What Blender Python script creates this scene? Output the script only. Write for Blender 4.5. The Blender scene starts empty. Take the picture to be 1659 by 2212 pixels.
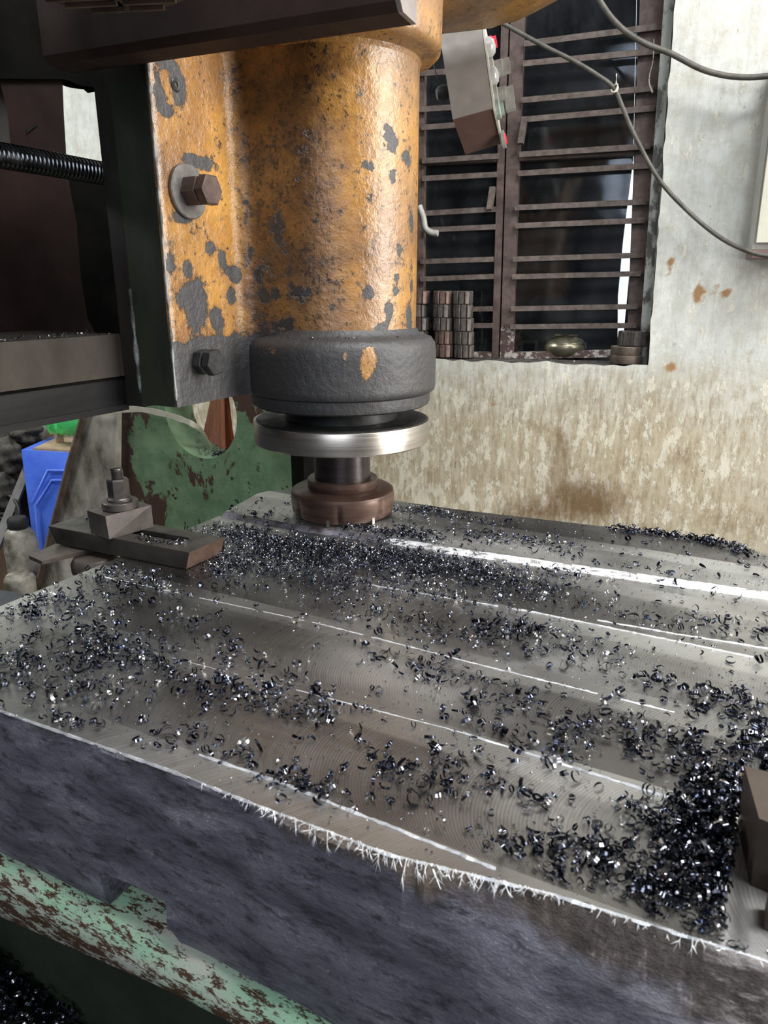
import bpy, bmesh, math, random
import numpy as np
from mathutils import Vector, Matrix, Euler

random.seed(7)
rng = np.random.default_rng(7)
C = bpy.context.scene.collection
scene = bpy.context.scene

# ------------------------------------------------------------------ camera
cam_d = bpy.data.cameras.new('camera')
cam = bpy.data.objects.new('camera', cam_d)
C.objects.link(cam)
cam.location = (.4555, -.7665, .2855)
_yaw, _pit, _roll = math.radians(27.269), math.radians(17.4445), math.radians(.1046)
_f = Vector((-math.sin(_yaw)*math.cos(_pit), math.cos(_yaw)*math.cos(_pit), -math.sin(_pit)))
_r = Vector((math.cos(_yaw), math.sin(_yaw), 0))
_u = _r.cross(_f)
_m = Matrix((_r, _u, -_f)).transposed()
cam.rotation_euler = (_m @ Matrix.Rotation(_roll, 3, 'Z')).to_euler()
cam_d.sensor_fit = 'VERTICAL'
cam_d.sensor_height = 36
cam_d.lens = 36*1534/2212
cam_d.clip_start = .02
cam_d.dof.use_dof = True
cam_d.dof.focus_distance = .86
cam_d.dof.aperture_fstop = 18
scene.camera = cam

# ------------------------------------------------------------------ world, lights, exposure
world = bpy.data.worlds.new('world')
scene.world = world
world.use_nodes = True
world.node_tree.nodes['Background'].inputs[0].default_value = (.80, .86, 1, 1)
world.node_tree.nodes['Background'].inputs[1].default_value = .06
vs = scene.view_settings
vs.view_transform = 'Standard'
vs.look = 'None'
vs.gamma = 1
vs.use_curve_mapping = False
vs.exposure = 0

def area(name, loc, target, sx, sy, power, color):
    d = bpy.data.lights.new(name, 'AREA')
    d.shape = 'RECTANGLE'
    d.size, d.size_y, d.energy, d.color = sx, sy, power, color
    o = bpy.data.objects.new(name, d)
    C.objects.link(o)
    o.location = loc
    o.rotation_euler = (Vector(target)-Vector(loc)).to_track_quat('-Z', 'Y').to_euler()
    return o
# the open doorway to the right of the machine, a lamp above the bench behind the camera, a window far left
area('doorway_daylight', (2.45, .38, .8), (0, .2, .35), 1.0, 1.8, 105, (1, .97, .92))
area('ceiling_lamp', (1.2, -.3, 2.2), (.45, .5, .2), 1.2, .35, 70, (.96, .98, 1))
area('left_window_daylight', (-2.2, -.5, 1.7), (-1.2, .7, .5), .9, .9, 60, (.97, 1, .98))
area('rear_daylight', (1.3, -2.7, 1.3), (.3, -.3, 0), 1.6, 1.0, 30, (.82, .88, 1))

# ------------------------------------------------------------------ material helpers
class Mat:
    def __init__(s, name):
        s.m = bpy.data.materials.new(name)
        s.m.use_nodes = True
        s.t = s.m.node_tree
        s.b = s.t.nodes['Principled BSDF']
        s.tc = s.t.nodes.new('ShaderNodeTexCoord').outputs['Object']
    def put(s, sock, v):
        if hasattr(v, 'is_linked'):
            s.t.links.new(v, sock)
        elif sock.type == 'RGBA':
            sock.default_value = tuple(v) + (1,) if len(v) == 3 else v
        else:
            sock.default_value = v
    def node(s, typ, ins=None, **props):
        n = s.t.nodes.new(typ)
        for k, v in props.items():
            setattr(n, k, v)
        for k, v in (ins or {}).items():
            s.put(n.inputs[k], v)
        return n
    def scale(s, sc, vec=None):
        return s.node('ShaderNodeMapping', {'Vector': vec or s.tc, 'Scale': sc}).outputs[0]
    def noise(s, scale, detail=4, rough=.6, vec=None, dist=0):
        return s.node('ShaderNodeTexNoise', {'Vector': vec or s.tc, 'Scale': scale, 'Detail': detail, 'Roughness': rough, 'Distortion': dist}).outputs[0]
    def vor(s, scale, vec=None, feature='F1'):
        return s.node('ShaderNodeTexVoronoi', {'Vector': vec or s.tc, 'Scale': scale}, feature=feature).outputs['Distance']
    def math(s, op, a, b=0., c=0.):
        n = s.node('ShaderNodeMath', operation=op)
        s.put(n.inputs[0], a); s.put(n.inputs[1], b); s.put(n.inputs[2], c)
        return n.outputs[0]
    def rng(s, v, a, b, c=0., d=1.):
        return s.node('ShaderNodeMapRange', {0: v, 1: a, 2: b, 3: c, 4: d}).outputs[0]
    def ramp(s, fac, stops):
        n = s.node('ShaderNodeValToRGB', {0: fac})
        e = n.color_ramp.elements
        while len(e) < len(stops):
            e.new(.5)
        for i, (p, c) in enumerate(stops):
            e[i].position = p
            e[i].color = tuple(c) + (1,)
        return n.outputs[0]
    def mix(s, f, a, b):
        n = s.node('ShaderNodeMix', data_type='RGBA')
        s.put(n.inputs[0], f); s.put(n.inputs[6], a); s.put(n.inputs[7], b)
        return n.outputs[2]
    def attr(s, name):
        return s.node('ShaderNodeAttribute', attribute_name=name).outputs['Fac']
    def xyz(s):
        return s.node('ShaderNodeSeparateXYZ', {0: s.tc}).outputs
    def about(s, off):
        # shift object space by the offset of the parent so that slab materials read in slab coordinates
        s.tc = s.node('ShaderNodeVectorMath', {0: s.tc, 1: off}, operation='ADD').outputs[0]
    def bump(s, h, strength=.5, dist=.001, normal=None):
        n = s.node('ShaderNodeBump', {'Height': h, 'Strength': strength, 'Distance': dist})
        if normal:
            s.t.links.new(normal, n.inputs['Normal'])
        return n.outputs[0]
    def done(s, color=None, rough=None, metal=None, normal=None, **kw):
        for k, v in (('Base Color', color), ('Roughness', rough), ('Metallic', metal), ('Normal', normal)):
            if v is not None:
                s.put(s.b.inputs[k], v)
        for k, v in kw.items():
            s.put(s.b.inputs[k.replace('_', ' ')], v)
        return s.m

def simple(name, c1, c2, scale=30, rough=.5, metal=0., bump=.3, dist=.0006, stretch=(1, 1, 1), rvar=.12, lo=.35, hi=.65, bscale=None, **kw):
    m = Mat(name)
    v = m.scale(stretch)
    n = m.noise(scale, 6, .65, v)
    f = m.rng(n, lo, hi)
    r = m.rng(m.noise(scale*2.3, 3, .6, v), .3, .7, rough-rvar, rough+rvar)
    return m.done(m.mix(f, c1, c2), r, metal, m.bump(m.noise(bscale or scale*5, 4, .7, v), bump, dist), **kw)

def paint_gold():
    m = Mat('gold_machine_paint')
    w = m.attr('wear'); sm = m.attr('smear_shade')
    n1 = m.noise(9, 5, .65)
    n2 = m.noise(60, 6, .72)
    n3 = m.noise(210, 4, .7)
    n4 = m.noise(28, 7, .75, None, .5)
    base = m.ramp(n1, [(.3, (.15, .070, .024)), (.46, (.27, .125, .030)), (.58, (.40, .195, .038)), (.75, (.50, .265, .058))])
    # broad random patches of desaturated tan
    base = m.mix(m.rng(m.noise(5.5, 3, .6, m.scale((1, 1, .55))), .48, .66, 0, .65), base, (.22, .135, .085))
    # brown stains and mottling, plus shade painted down the column's left side
    film_shade = m.math('ADD', sm, m.math('MULTIPLY', m.math('SUBTRACT', m.math('ADD', m.math('MULTIPLY', n4, .6), m.math('MULTIPLY', n2, .4)), .5), 2.4))
    base = m.mix(m.rng(film_shade, .10, .75, 0, .88), base, (.075, .036, .017))
    spk = m.rng(m.math('ADD', m.math('ADD', m.math('MULTIPLY', n3, .55), m.math('MULTIPLY', n2, .45)), m.math('ADD', m.math('MULTIPLY', w, .06), m.math('MULTIPLY', sm, .04))), .565, .61, 0, .9)
    base = m.mix(spk, base, (.022, .016, .012))
    thr = m.math('ADD', w, m.math('MULTIPLY', m.math('SUBTRACT', m.math('ADD', m.math('MULTIPLY', n4, .55), m.math('MULTIPLY', n2, .45)), .5), 1.9))
    bare = m.rng(thr, .50, .53)
    halo = m.rng(thr, .36, .5, 0, .6)
    base = m.mix(halo, base, (.075, .042, .022))
    dark = m.mix(m.noise(140, 5, .75), (.012, .0115, .0118), (.036, .034, .034))
    dark = m.mix(m.rng(n2, .56, .66, 0, .5), dark, (.055, .045, .040))
    col = m.mix(bare, base, dark)
    h = m.math('ADD', m.math('MULTIPLY', m.noise(95, 4, .6), 1.0), m.math('MULTIPLY', bare, -.9))
    h = m.math('ADD', h, m.math('ADD', m.math('MULTIPLY', n3, .4), m.math('MULTIPLY', n4, .5)))
    rough = m.mix(bare, m.rng(n2, .3, .7, .24, .42), (.55, .55, .55))
    return m.done(col, rough, 0., m.bump(h, .65, .0022), Specular_IOR_Level=.8)

def steel_top():
    m = Mat('milled_steel')
    m.about((.3, -.2, -.1395))
    x, y, z = m.xyz()
    # arcs left by the face mill: one set of rings per pass, each about 0.1 wide
    t = m.math('SUBTRACT', m.math('MULTIPLY', m.math('FRACT', m.math('MULTIPLY', m.math('ADD', y, 1.5005), 9.75)), .1026), .0513)
    r = m.math('SQRT', m.math('MAXIMUM', m.math('SUBTRACT', .0045, m.math('MULTIPLY', t, t)), .0001))
    u = m.math('ADD', x, r)
    arcs = m.math('SINE', m.math('MULTIPLY', u, 2*math.pi/.0022))
    arcs2 = m.noise(420, 2, .5, m.node('ShaderNodeCombineXYZ', {0: u, 1: m.math('MULTIPLY', y, .05), 2: 0.}).outputs[0])
    st = m.noise(18, 5, .6, m.scale((.28, 1.6, 1)))
    fine = m.noise(600, 3, .6)
    patch = m.noise(6.5, 4, .55, m.scale((.5, 1.2, 1)))
    col = m.mix(m.rng(patch, .36, .66), (.27, .264, .254), (.56, .555, .54))
    col = m.mix(m.rng(st, .45, .75, 0, .4), col, (.70, .69, .67))
    col = m.mix(m.rng(arcs2, .4, .75, 0, .3), col, (.24, .23, .215))
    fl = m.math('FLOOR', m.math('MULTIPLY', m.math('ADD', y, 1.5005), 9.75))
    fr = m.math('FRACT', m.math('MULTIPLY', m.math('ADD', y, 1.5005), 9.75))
    band = m.noise(1., 3, .6, m.node('ShaderNodeCombineXYZ', {0: m.math('MULTIPLY', x, 4.5), 1: m.math('MULTIPLY', fl, 7.31), 2: m.math('MULTIPLY', fr, .5)}).outputs[0])  # finish tone and lap stripe per pass also stand in for changing reflections
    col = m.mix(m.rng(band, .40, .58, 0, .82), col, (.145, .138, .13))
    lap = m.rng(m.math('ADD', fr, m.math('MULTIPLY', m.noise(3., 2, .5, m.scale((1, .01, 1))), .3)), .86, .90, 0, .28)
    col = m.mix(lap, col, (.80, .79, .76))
    rough = m.math('ADD', m.rng(patch, .3, .7, .30, .44), m.math('MULTIPLY', m.rng(arcs2, .3, .7), .07))
    h = m.math('ADD', m.math('MULTIPLY', arcs, .22), m.math('ADD', m.math('MULTIPLY', arcs2, .9), m.math('MULTIPLY', fine, .3)))
    return m.done(col, rough, 1., m.bump(h, .22, .0004), Anisotropic=.3)

def slab_side():
    m = Mat('scaled_steel_side')
    m.about((.3, -.2, -.1395))
    x, y, z = m.xyz()
    v = m.scale((.38, 1, 1.15))
    n1 = m.noise(26, 8, .75, v, .3)
    n2 = m.noise(120, 6, .75, v)
    n3 = m.noise(420, 3, .7)
    col = m.ramp(n1, [(.32, (.07, .066, .080)), (.46, (.165, .157, .190)), (.6, (.26, .25, .295)), (.75, (.42, .41, .46))])
    col = m.mix(m.rng(n2, .50, .66, 0, .85), col, (.030, .029, .033))
    col = m.mix(m.rng(m.math('ADD', m.math('MULTIPLY', n3, .6), m.math('MULTIPLY', n1, .45)), .60, .68, 0, .8), col, (.50, .48, .53))
    # torn bright and brown metal just under the upper edge, growing to the right
    tear = m.noise(70, 6, .72, m.node('ShaderNodeMapping', {'Vector': m.tc, 'Rotation': (0, .75, 0), 'Scale': (1.5, 1, .35)}).outputs[0])
    depth = m.math('ADD', m.rng(x, .2, .5, -.002, .030), m.math('MULTIPLY', m.math('SUBTRACT', m.noise(24, 4, .6), .5), .05))
    band = m.rng(m.math('ADD', z, depth), -.004, .006)
    bcol = m.ramp(tear, [(.34, (.022, .018, .016)), (.5, (.055, .044, .038)), (.6, (.10, .082, .072)), (.70, (.40, .37, .37))])
    col = m.mix(band, col, bcol)
    hay = m.rng(m.math('MULTIPLY', m.noise(13, 5, .65), m.rng(x, .3, .52)), .30, .46, 0, .75)
    col = m.mix(m.math('MULTIPLY', hay, m.rng(n1, .5, .6)), col, (.40, .37, .36))
    tan = m.math('MULTIPLY', band, m.math('MULTIPLY', m.rng(x, .22, .26), m.rng(x, .42, .34)))
    col = m.mix(m.math('MULTIPLY', tan, .7), col, m.mix(m.noise(90, 4, .7), (.10, .075, .058), (.26, .205, .165)))
    met = m.math('ADD', m.math('MULTIPLY', m.math('MULTIPLY', band, m.rng(tear, .62, .72)), .6), .1)
    h = m.math('ADD', n1, m.math('ADD', m.math('MULTIPLY', n2, .5), m.math('MULTIPLY', n3, .25)))
    return m.done(col, m.math('ADD', m.rng(n2, .3, .7, .36, .56), m.math('MULTIPLY', band, .15)), met, m.bump(h, .9, .0035), Specular_IOR_Level=.4)

def peeled_green(name, green, pale, rust, stretch, thr, scale=26, amount=1.):
    m = Mat(name)
    v = m.scale(stretch)
    n1 = m.noise(scale, 7, .72, v, .4)
    n2 = m.noise(scale*5, 5, .7, v)
    a = m.attr('wear')
    k = m.math('ADD', m.math('MULTIPLY', n1, .8), m.math('ADD', m.math('MULTIPLY', n2, .35), m.math('MULTIPLY', a, .35)))
    body = m.mix(m.rng(m.math('ADD', m.noise(scale*.25, 4, .6, v), m.math('MULTIPLY', a, 1.2)), .45, .75), green, pale)
    body = m.mix(m.rng(m.noise(scale*8, 3, .6), .55, .75, 0, .35), body, (.05, .07, .045))
    r2 = m.mix(m.noise(scale*3, 5, .7, v), rust, tuple(c*.4 for c in rust))
    f = m.rng(k, thr, thr+.03)
    col = m.mix(f, body, r2)
    h = m.math('ADD', m.math('MULTIPLY', f, -.8), m.math('MULTIPLY', n2, .4))
    return m.done(col, m.mix(f, (.42, .42, .42), (.7, .7, .7)), 0., m.bump(h, .6, .0009))

def green_upright():
    m = Mat('flaking_green_paint')
    n1 = m.noise(9, 6, .7, m.scale((1, 1, .6)), .3)
    n2 = m.noise(42, 5, .7)
    n3 = m.noise(16, 6, .7)
    w = m.attr('wear')
    body = m.mix(m.rng(n3, .4, .65), (.105, .185, .10), (.19, .29, .16))
    brown = m.mix(m.noise(30, 5, .7), (.085, .036, .026), (.045, .028, .02))
    col = m.mix(m.rng(m.math('ADD', n1, m.math('MULTIPLY', w, .35)), .56, .585), body, brown)
    col = m.mix(m.rng(n2, .63, .67), col, (.012, .013, .012))
    return m.done(col, .5, 0., m.bump(m.math('ADD', n1, m.math('MULTIPLY', n2, .4)), .4, .001))

def plaster():
    m = Mat('stained_plaster')
    x, y, z = m.xyz()
    st = m.attr('stain'); ru = m.attr('rust'); lowm = m.attr('low')
    v = m.scale((1, 1, .16))
    drip = m.noise(105, 6, .72, m.scale((1, 1, .2)))
    drip2 = m.noise(90, 5, .75, m.scale((1, 1, .3)))
    n1 = m.noise(5, 6, .65)
    n2 = m.noise(26, 7, .75)
    n3 = m.noise(85, 5, .75)
    col = m.mix(m.rng(n1, .35, .65), (.60, .605, .555), (.50, .515, .485))
    col = m.mix(m.rng(n2, .44, .72, 0, .6), col, (.36, .345, .285))
    wipe = m.noise(34, 6, .7, m.scale((1, 1, .14)))
    col = m.mix(m.rng(wipe, .46, .64, 0, .55), col, (.40, .405, .36))
    col = m.mix(m.rng(m.noise(14, 7, .75), .52, .66, 0, .45), col, (.37, .36, .30))
    # grime rises from the floor and runs below the window
    gr = m.math('ADD', lowm, m.math('MULTIPLY', m.math('SUBTRACT', n1, .5), .9))
    col = m.mix(m.rng(gr, .1, .85, 0, .8), col, (.40, .325, .20))
    k = m.math('ADD', m.math('MULTIPLY', drip, .85), m.math('MULTIPLY', n2, .25))
    col = m.mix(m.math('MULTIPLY', m.rng(k, .50, .66), m.rng(lowm, 0, .5, .18, .75)), col, (.245, .19, .115))
    # flaked pale patches
    fl = m.rng(m.math('ADD', m.noise(38, 8, .78, m.scale((1, 1, .4))), m.math('MULTIPLY', lowm, .05)), .56, .6)
    col = m.mix(m.math('MULTIPLY', fl, .6), col, (.66, .625, .51))
    col = m.mix(m.rng(n3, .66, .71, 0, .8), col, (.82, .81, .76))
    col = m.mix(m.rng(m.noise(60, 6, .75, m.scale((1, 1, .45))), .655, .69, 0, .85), col, (.10, .08, .055))
    s2 = m.math('ADD', st, m.math('MULTIPLY', m.math('SUBTRACT', m.math('ADD', m.math('MULTIPLY', n2, .6), m.math('MULTIPLY', drip2, .5)), .55), 1.5))
    col = m.mix(m.rng(s2, .2, .85, 0, .9), col, (.125, .066, .022))
    col = m.mix(m.rng(m.math('ADD', ru, m.math('MULTIPLY', m.math('SUBTRACT', n2, .5), 1.2)), .45, .7, 0, .9), col, (.27, .125, .028))
    h = m.math('ADD', m.math('MULTIPLY', n2, .8), m.math('ADD', m.math('MULTIPLY', n3, .5), m.math('MULTIPLY', fl, .5)))
    return m.done(col, .8, 0., m.bump(h, .5, .003))

def chip_metal():
    m = Mat('blued_steel_chips')
    g = m.node('ShaderNodeNewGeometry').outputs['Random Per Island']
    col = m.ramp(g, [(0, (.03, .032, .045)), (.35, (.065, .068, .09)), (.6, (.12, .125, .15)), (.74, (.06, .08, .14)), (.86, (.24, .24, .27)), (1, (.9, .89, .88))])
    return m.done(col, m.rng(m.math('FRACT', m.math('MULTIPLY', g, 17.3)), 0, 1, .12, .34), 1.)

M = {}
M['gold'] = paint_gold()
M['steel'] = steel_top()
M['slab_side'] = slab_side()
M['chip'] = chip_metal()
M['plaster'] = plaster()
M['rim_green'] = peeled_green('pale_green_worn_paint', (.40, .68, .44), (.66, .62, .54), (.12, .055, .028), (.30, 1, 1), .60, 170)
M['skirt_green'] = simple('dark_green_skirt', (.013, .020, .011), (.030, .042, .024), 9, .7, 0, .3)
M['upright'] = green_upright()
M['saddle_green'] = simple('oily_dark_green', (.012, .015, .009), (.032, .040, .021), 11, .55, 0, .35, .001, (1, 1, .35))
M['saddle_dark'] = simple('oily_dark_brown', (.012, .010, .009), (.030, .026, .021), 12, .45, 0, .3, .001, (1, 1, .35))
M['gusset'] = simple('stained_grey_plate', (.10, .082, .058), (.50, .47, .40), 8, .65, 0, .4, .001, (1, 1, .6), lo=.36, hi=.6)
M['rusty'] = simple('rusty_edge', (.06, .038, .026), (.16, .115, .08), 30, .7)
M['washer'] = simple('dull_steel_washer', (.13, .12, .115), (.22, .205, .195), 60, .5, .6)
M['bolt'] = simple('rusted_bolt', (.060, .038, .030), (.125, .082, .066), 50, .5, .35)
M['black_bolt'] = simple('oily_black_bolt', (.018, .018, .018), (.04, .039, .038), 60, .45, .2)
M['bright'] = simple('turned_steel', (.36, .33, .29), (.50, .46, .41), 4, .33, 1., .25, .0002, (.6, .6, 40), .05)
M['blackface'] = simple('black_oiled_steel', (.008, .008, .008), (.02, .02, .02), 30, .45)
M['arbor'] = simple('dark_arbor_steel', (.060, .052, .052), (.10, .088, .088), 6, .3, .85, .15, .0002, (1, 1, 12), .05)
M['cutter'] = simple('brown_cutter_steel', (.055, .031, .023), (.135, .080, .058), 12, .42, .35, .25, .0003, (.8, .8, 9))
M['insert'] = simple('carbide_insert', (.30, .28, .26), (.5, .47, .43), 50, .3, .9)
M['brown_bar'] = simple('brown_painted_steel', (.030, .018, .015), (.056, .035, .029), 9, .7, 0, .2, Specular_IOR_Level=.15)
M['bar_end'] = simple('lit_brown_paint', (.20, .17, .155), (.27, .235, .215), 30, .5)  # paler brown: light on the bar's end put into the colour
M['motor'] = simple('dusty_brown_casting', (.07, .05, .04), (.15, .10, .075), 25, .6)
M['black'] = simple('black_void_shade', (.004, .004, .004), (.009, .0085, .008), 12, .9, Specular_IOR_Level=0.)  # glossless black standing in for unlit hollows and recesses
M['maroon'] = simple('oily_maroon_paint', (.011, .006, .0055), (.028, .015, .013), 7, .5, 0, .3, Specular_IOR_Level=.2)
M['rail_way'] = simple('worn_way_steel', (.026, .022, .017), (.062, .053, .044), 10, .6, 0, .3, .0006, (1, 1, .5), Specular_IOR_Level=.15)
M['rail_low'] = simple('dark_way_steel', (.008, .008, .0085), (.024, .023, .023), 12, .6, 0, .3, .0006, (1, .2, 2), Specular_IOR_Level=.12)
M['screw'] = simple('oiled_screw_steel', (.06, .062, .066), (.12, .122, .126), 20, .22, 1., .1)
M['strap'] = simple('dark_oiled_strap', (.026, .023, .019), (.055, .049, .040), 18, .48, .3, .3)
M['strap_end'] = simple('brown_strap_end', (.095, .057, .041), (.15, .093, .068), 40, .5, .3)
M['block'] = simple('grey_brown_block', (.048, .039, .035), (.088, .075, .067), 22, .45, .45, .2)
M['clampsteel'] = simple('grey_clamp_steel', (.085, .074, .069), (.17, .15, .14), 30, .38, .75, .2)
M['wedge'] = simple('brown_steel_strip', (.05, .04, .033), (.10, .08, .066), 25, .5, .4)
M['edgeblock'] = simple('brown_grey_bar', (.062, .046, .035), (.105, .079, .062), 14, .5, .3, .15)
M['burr'] = simple('glint_burr_metal', (.80, .80, .80), (.95, .95, .96), 200, .38, .55)  # near-white base colour paints in the glint of torn metal
M['winpaint'] = simple('brown_window_paint', (.055, .036, .031), (.12, .082, .068), 40, .6, 0, .4)
M['chippedpaint'] = simple('chipped_window_paint', (.07, .04, .034), (.40, .36, .33), 55, .65, 0, .5, lo=.5, hi=.58)
M['bars'] = simple('dusty_brown_bars', (.065, .047, .040), (.15, .115, .098), 60, .65)
M['jamb'] = simple('speckled_grey_jamb', (.055, .055, .05), (.30, .31, .29), 38, .6, 0, .4, .001, (1, 1, .5), lo=.46, hi=.56)
M['shutter'] = simple('dark_board', (.006, .006, .007), (.018, .018, .021), 4, .7, stretch=(3, 3, .5))
M['shutterm'] = simple('dark_maroon_shutter', (.022, .008, .009), (.035, .015, .015), 8, .6)
M['hob'] = simple('dark_tool_steel', (.045, .039, .036), (.125, .105, .095), 40, .5, .5)
M['hobred'] = simple('reddish_tool_steel', (.075, .048, .040), (.17, .115, .097), 40, .5, .5)
M['ring'] = simple('brown_ring_steel', (.085, .065, .05), (.14, .11, .088), 30, .5, .4)
M['pot'] = simple('tarnished_brass', (.16, .145, .10), (.30, .275, .20), 20, .33, .8)
M['wood'] = simple('dusty_old_wood', (.075, .065, .045), (.17, .15, .105), 30, .8)
M['leafscrap'] = simple('faded_scrap', (.22, .06, .03), (.42, .27, .15), 45, .8)
M['sill'] = simple('sooty_sill', (.016, .015, .014), (.11, .10, .085), 40, .8, lo=.4, hi=.7)
M['cable'] = simple('old_cable_sheath', (.050, .046, .038), (.105, .098, .08), 40, .55)
M['cabinet'] = simple('cream_cabinet_paint', (.40, .39, .31), (.50, .49, .40), 8, .5, 0, .1)
M['cabside'] = simple('grey_cabinet_side', (.30, .30, .27), (.40, .40, .36), 6, .5, 0, .1)
M['cabbrown'] = simple('maroon_cabinet_base', (.12, .07, .065), (.17, .10, .09), 12, .5)
M['pendant'] = simple('dusty_grey_enamel', (.155, .14, .125), (.215, .195, .175), 14, .6, 0, .1)
M['pendantb'] = simple('brown_enamel', (.070, .034, .026), (.10, .050, .038), 14, .6, 0, .1)
M['plate'] = simple('pale_panel_plate', (.55, .52, .46), (.68, .65, .58), 20, .4, .2)
M['knob'] = simple('grey_knob_plastic', (.26, .255, .23), (.38, .37, .34), 30, .5)
M['dome'] = simple('pale_lamp_lens', (.30, .30, .29), (.42, .42, .41), 30, .25)
M['greenlens'] = simple('green_grey_button', (.20, .25, .21), (.30, .36, .31), 30, .3)
M['red'] = simple('red_button', (.70, .015, .035), (.80, .03, .06), 30, .35)
M['rubber'] = simple('black_rubber', (.012, .012, .012), (.025, .025, .025), 30, .5)
M['blue'] = simple('blue_drum_plastic', (.035, .10, .52), (.075, .17, .66), 7, .45, 0, .2)
M['dust'] = simple('dusty_tan_top', (.23, .165, .10), (.33, .25, .165), 25, .8)
M['copper'] = simple('copper_brown_sheet', (.24, .095, .052), (.42, .19, .115), 14, .42, .25, .4, .002, (3, 3, .4))
M['tape'] = simple('dirty_white_strap', (.42, .39, .31), (.55, .52, .43), 30, .7)
M['cloth'] = simple('grimy_cloth', (.018, .016, .013), (.13, .115, .09), 14, .85, 0, .5, lo=.42, hi=.72)
M['whitejug'] = simple('grimy_white_plastic', (.10, .085, .06), (.52, .49, .42), 12, .5, 0, .2, lo=.35, hi=.55)
M['yellow'] = simple('yellow_label', (.62, .40, .015), (.72, .50, .03), 60, .5)
M['board'] = simple('dark_brown_board', (.065, .034, .015), (.105, .058, .027), 6, .6, stretch=(1, 1, .3))
M['greybar'] = simple('grey_steel_bar', (.10, .095, .09), (.17, .165, .155), 14, .5, .3)
M['post'] = simple('grey_post', (.20, .19, .17), (.29, .28, .255), 14, .6)
M['floor'] = simple('dark_workshop_floor', (.018, .018, .018), (.05, .05, .052), 6, .7)
M['greyplate'] = simple('blue_grey_plate', (.05, .055, .062), (.09, .097, .107), 10, .45, .3)
def glass(name, col, rough, trans):
    m = Mat(name)
    return m.done(m.mix(m.rng(m.noise(7, 5, .6), .4, .7), col, tuple(c*.8 for c in col)), rough, 0., m.bump(m.noise(25, 3, .6), .25, .004), Transmission_Weight=trans, IOR=1.45)
M['greenglass'] = glass('green_bottle_plastic', (.12, .75, .26), .12, .75)
def pane_mat():
    m = Mat('dusty_window_glass')
    d = m.rng(m.noise(9, 6, .7, m.scale((1, 1, .5))), .35, .75, .0, .28)
    gl = m.node('ShaderNodeBsdfGlossy', {'Color': (.75, .8, .85), 'Roughness': .09, 'Normal': m.bump(m.noise(6, 2, .5), .15, .02)}).outputs[0]
    tr = m.node('ShaderNodeBsdfTransparent', {'Color': (.75, .78, .8)}).outputs[0]
    df = m.node('ShaderNodeBsdfDiffuse', {'Color': (.09, .095, .10)}).outputs[0]
    fr = m.node('ShaderNodeFresnel', {'IOR': 1.5}).outputs[0]
    a = m.node('ShaderNodeMixShader', {0: fr, 1: tr, 2: gl}).outputs[0]
    b = m.node('ShaderNodeMixShader', {0: d, 1: a, 2: df}).outputs[0]
    m.t.links.new(b, m.t.nodes['Material Output'].inputs['Surface'])
    return m.m
M['pane'] = pane_mat()
def sky_mat():
    m = Mat('daylight_outside')
    e = m.node('ShaderNodeEmission', {'Color': (.86, .93, 1), 'Strength': 3.5}).outputs[0]
    m.t.links.new(e, m.t.nodes['Material Output'].inputs['Surface'])
    return m.m
M['sky'] = sky_mat()

# ------------------------------------------------------------------ object helpers
def thing(name, label, cat, loc=(0, 0, 0), group=None):
    o = bpy.data.objects.new(name, None)
    o.empty_display_size = .02
    C.objects.link(o)
    o.location = loc
    o['label'] = label; o['category'] = cat
    if group: o['group'] = group
    return o
def tag(o, label, cat, group=None, kind=None):
    o['label'] = label; o['category'] = cat
    if group: o['group'] = group
    if kind: o['kind'] = kind
    return o
def struct(o):
    o['kind'] = 'structure'
    return o
def link(name, me, mats, parent, sharp=35):
    for m in (mats if isinstance(mats, (list, tuple)) else [mats]):
        me.materials.append(M[m])
    me.polygons.foreach_set('use_smooth', [True]*len(me.polygons))
    me.set_sharp_from_angle(angle=math.radians(sharp))
    o = bpy.data.objects.new(name, me)
    C.objects.link(o)
    if parent:
        o.parent = parent
    return o
def origin(me, parent):
    """world-space vertices -> space of the parent (translation only), or centred on the own base when top level"""
    p = parent
    off = Vector((0, 0, 0))
    while p:
        off += p.location
        p = p.parent
    me.transform(Matrix.Translation(-off))
def bm_obj(name, bm, mats, parent=None, sharp=35, bevel=0, seg=2):
    if bevel:
        es = [e for e in bm.edges if len(e.link_faces) == 2 and e.calc_face_angle(0) > math.radians(25)]
        bmesh.ops.bevel(bm, geom=es, offset=bevel, segments=seg, affect='EDGES', profile=.6, clamp_overlap=True)
    bmesh.ops.recalc_face_normals(bm, faces=bm.faces[:])
    me = bpy.data.meshes.new(name)
    bm.to_mesh(me); bm.free()
    if parent:
        origin(me, parent)
        return link(name, me, mats, parent, sharp)
    n = len(me.vertices)
    co = np.empty(n*3); me.vertices.foreach_get('co', co); co = co.reshape(-1, 3)
    base = Vector((float((co[:, 0].min()+co[:, 0].max())/2), float((co[:, 1].min()+co[:, 1].max())/2), float(co[:, 2].min())))
    me.transform(Matrix.Translation(-base))
    o = link(name, me, mats, None, sharp)
    o.location = base
    return o
def mesh_obj(name, verts, faces, mats, parent=None, sharp=35, attrs=None, mat_idx=None):
    me = bpy.data.meshes.new(name)
    me.from_pydata([tuple(v) for v in verts], [], faces)
    if mat_idx is not None:
        me.polygons.foreach_set('material_index', mat_idx)
    for k, v in (attrs or {}).items():
        a = me.attributes.new(k, 'FLOAT', 'POINT')
        a.data.foreach_set('value', np.asarray(v, dtype=np.float32))
    if parent:
        origin(me, parent)
    me.update()
    return link(name, me, mats, parent, sharp)
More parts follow.
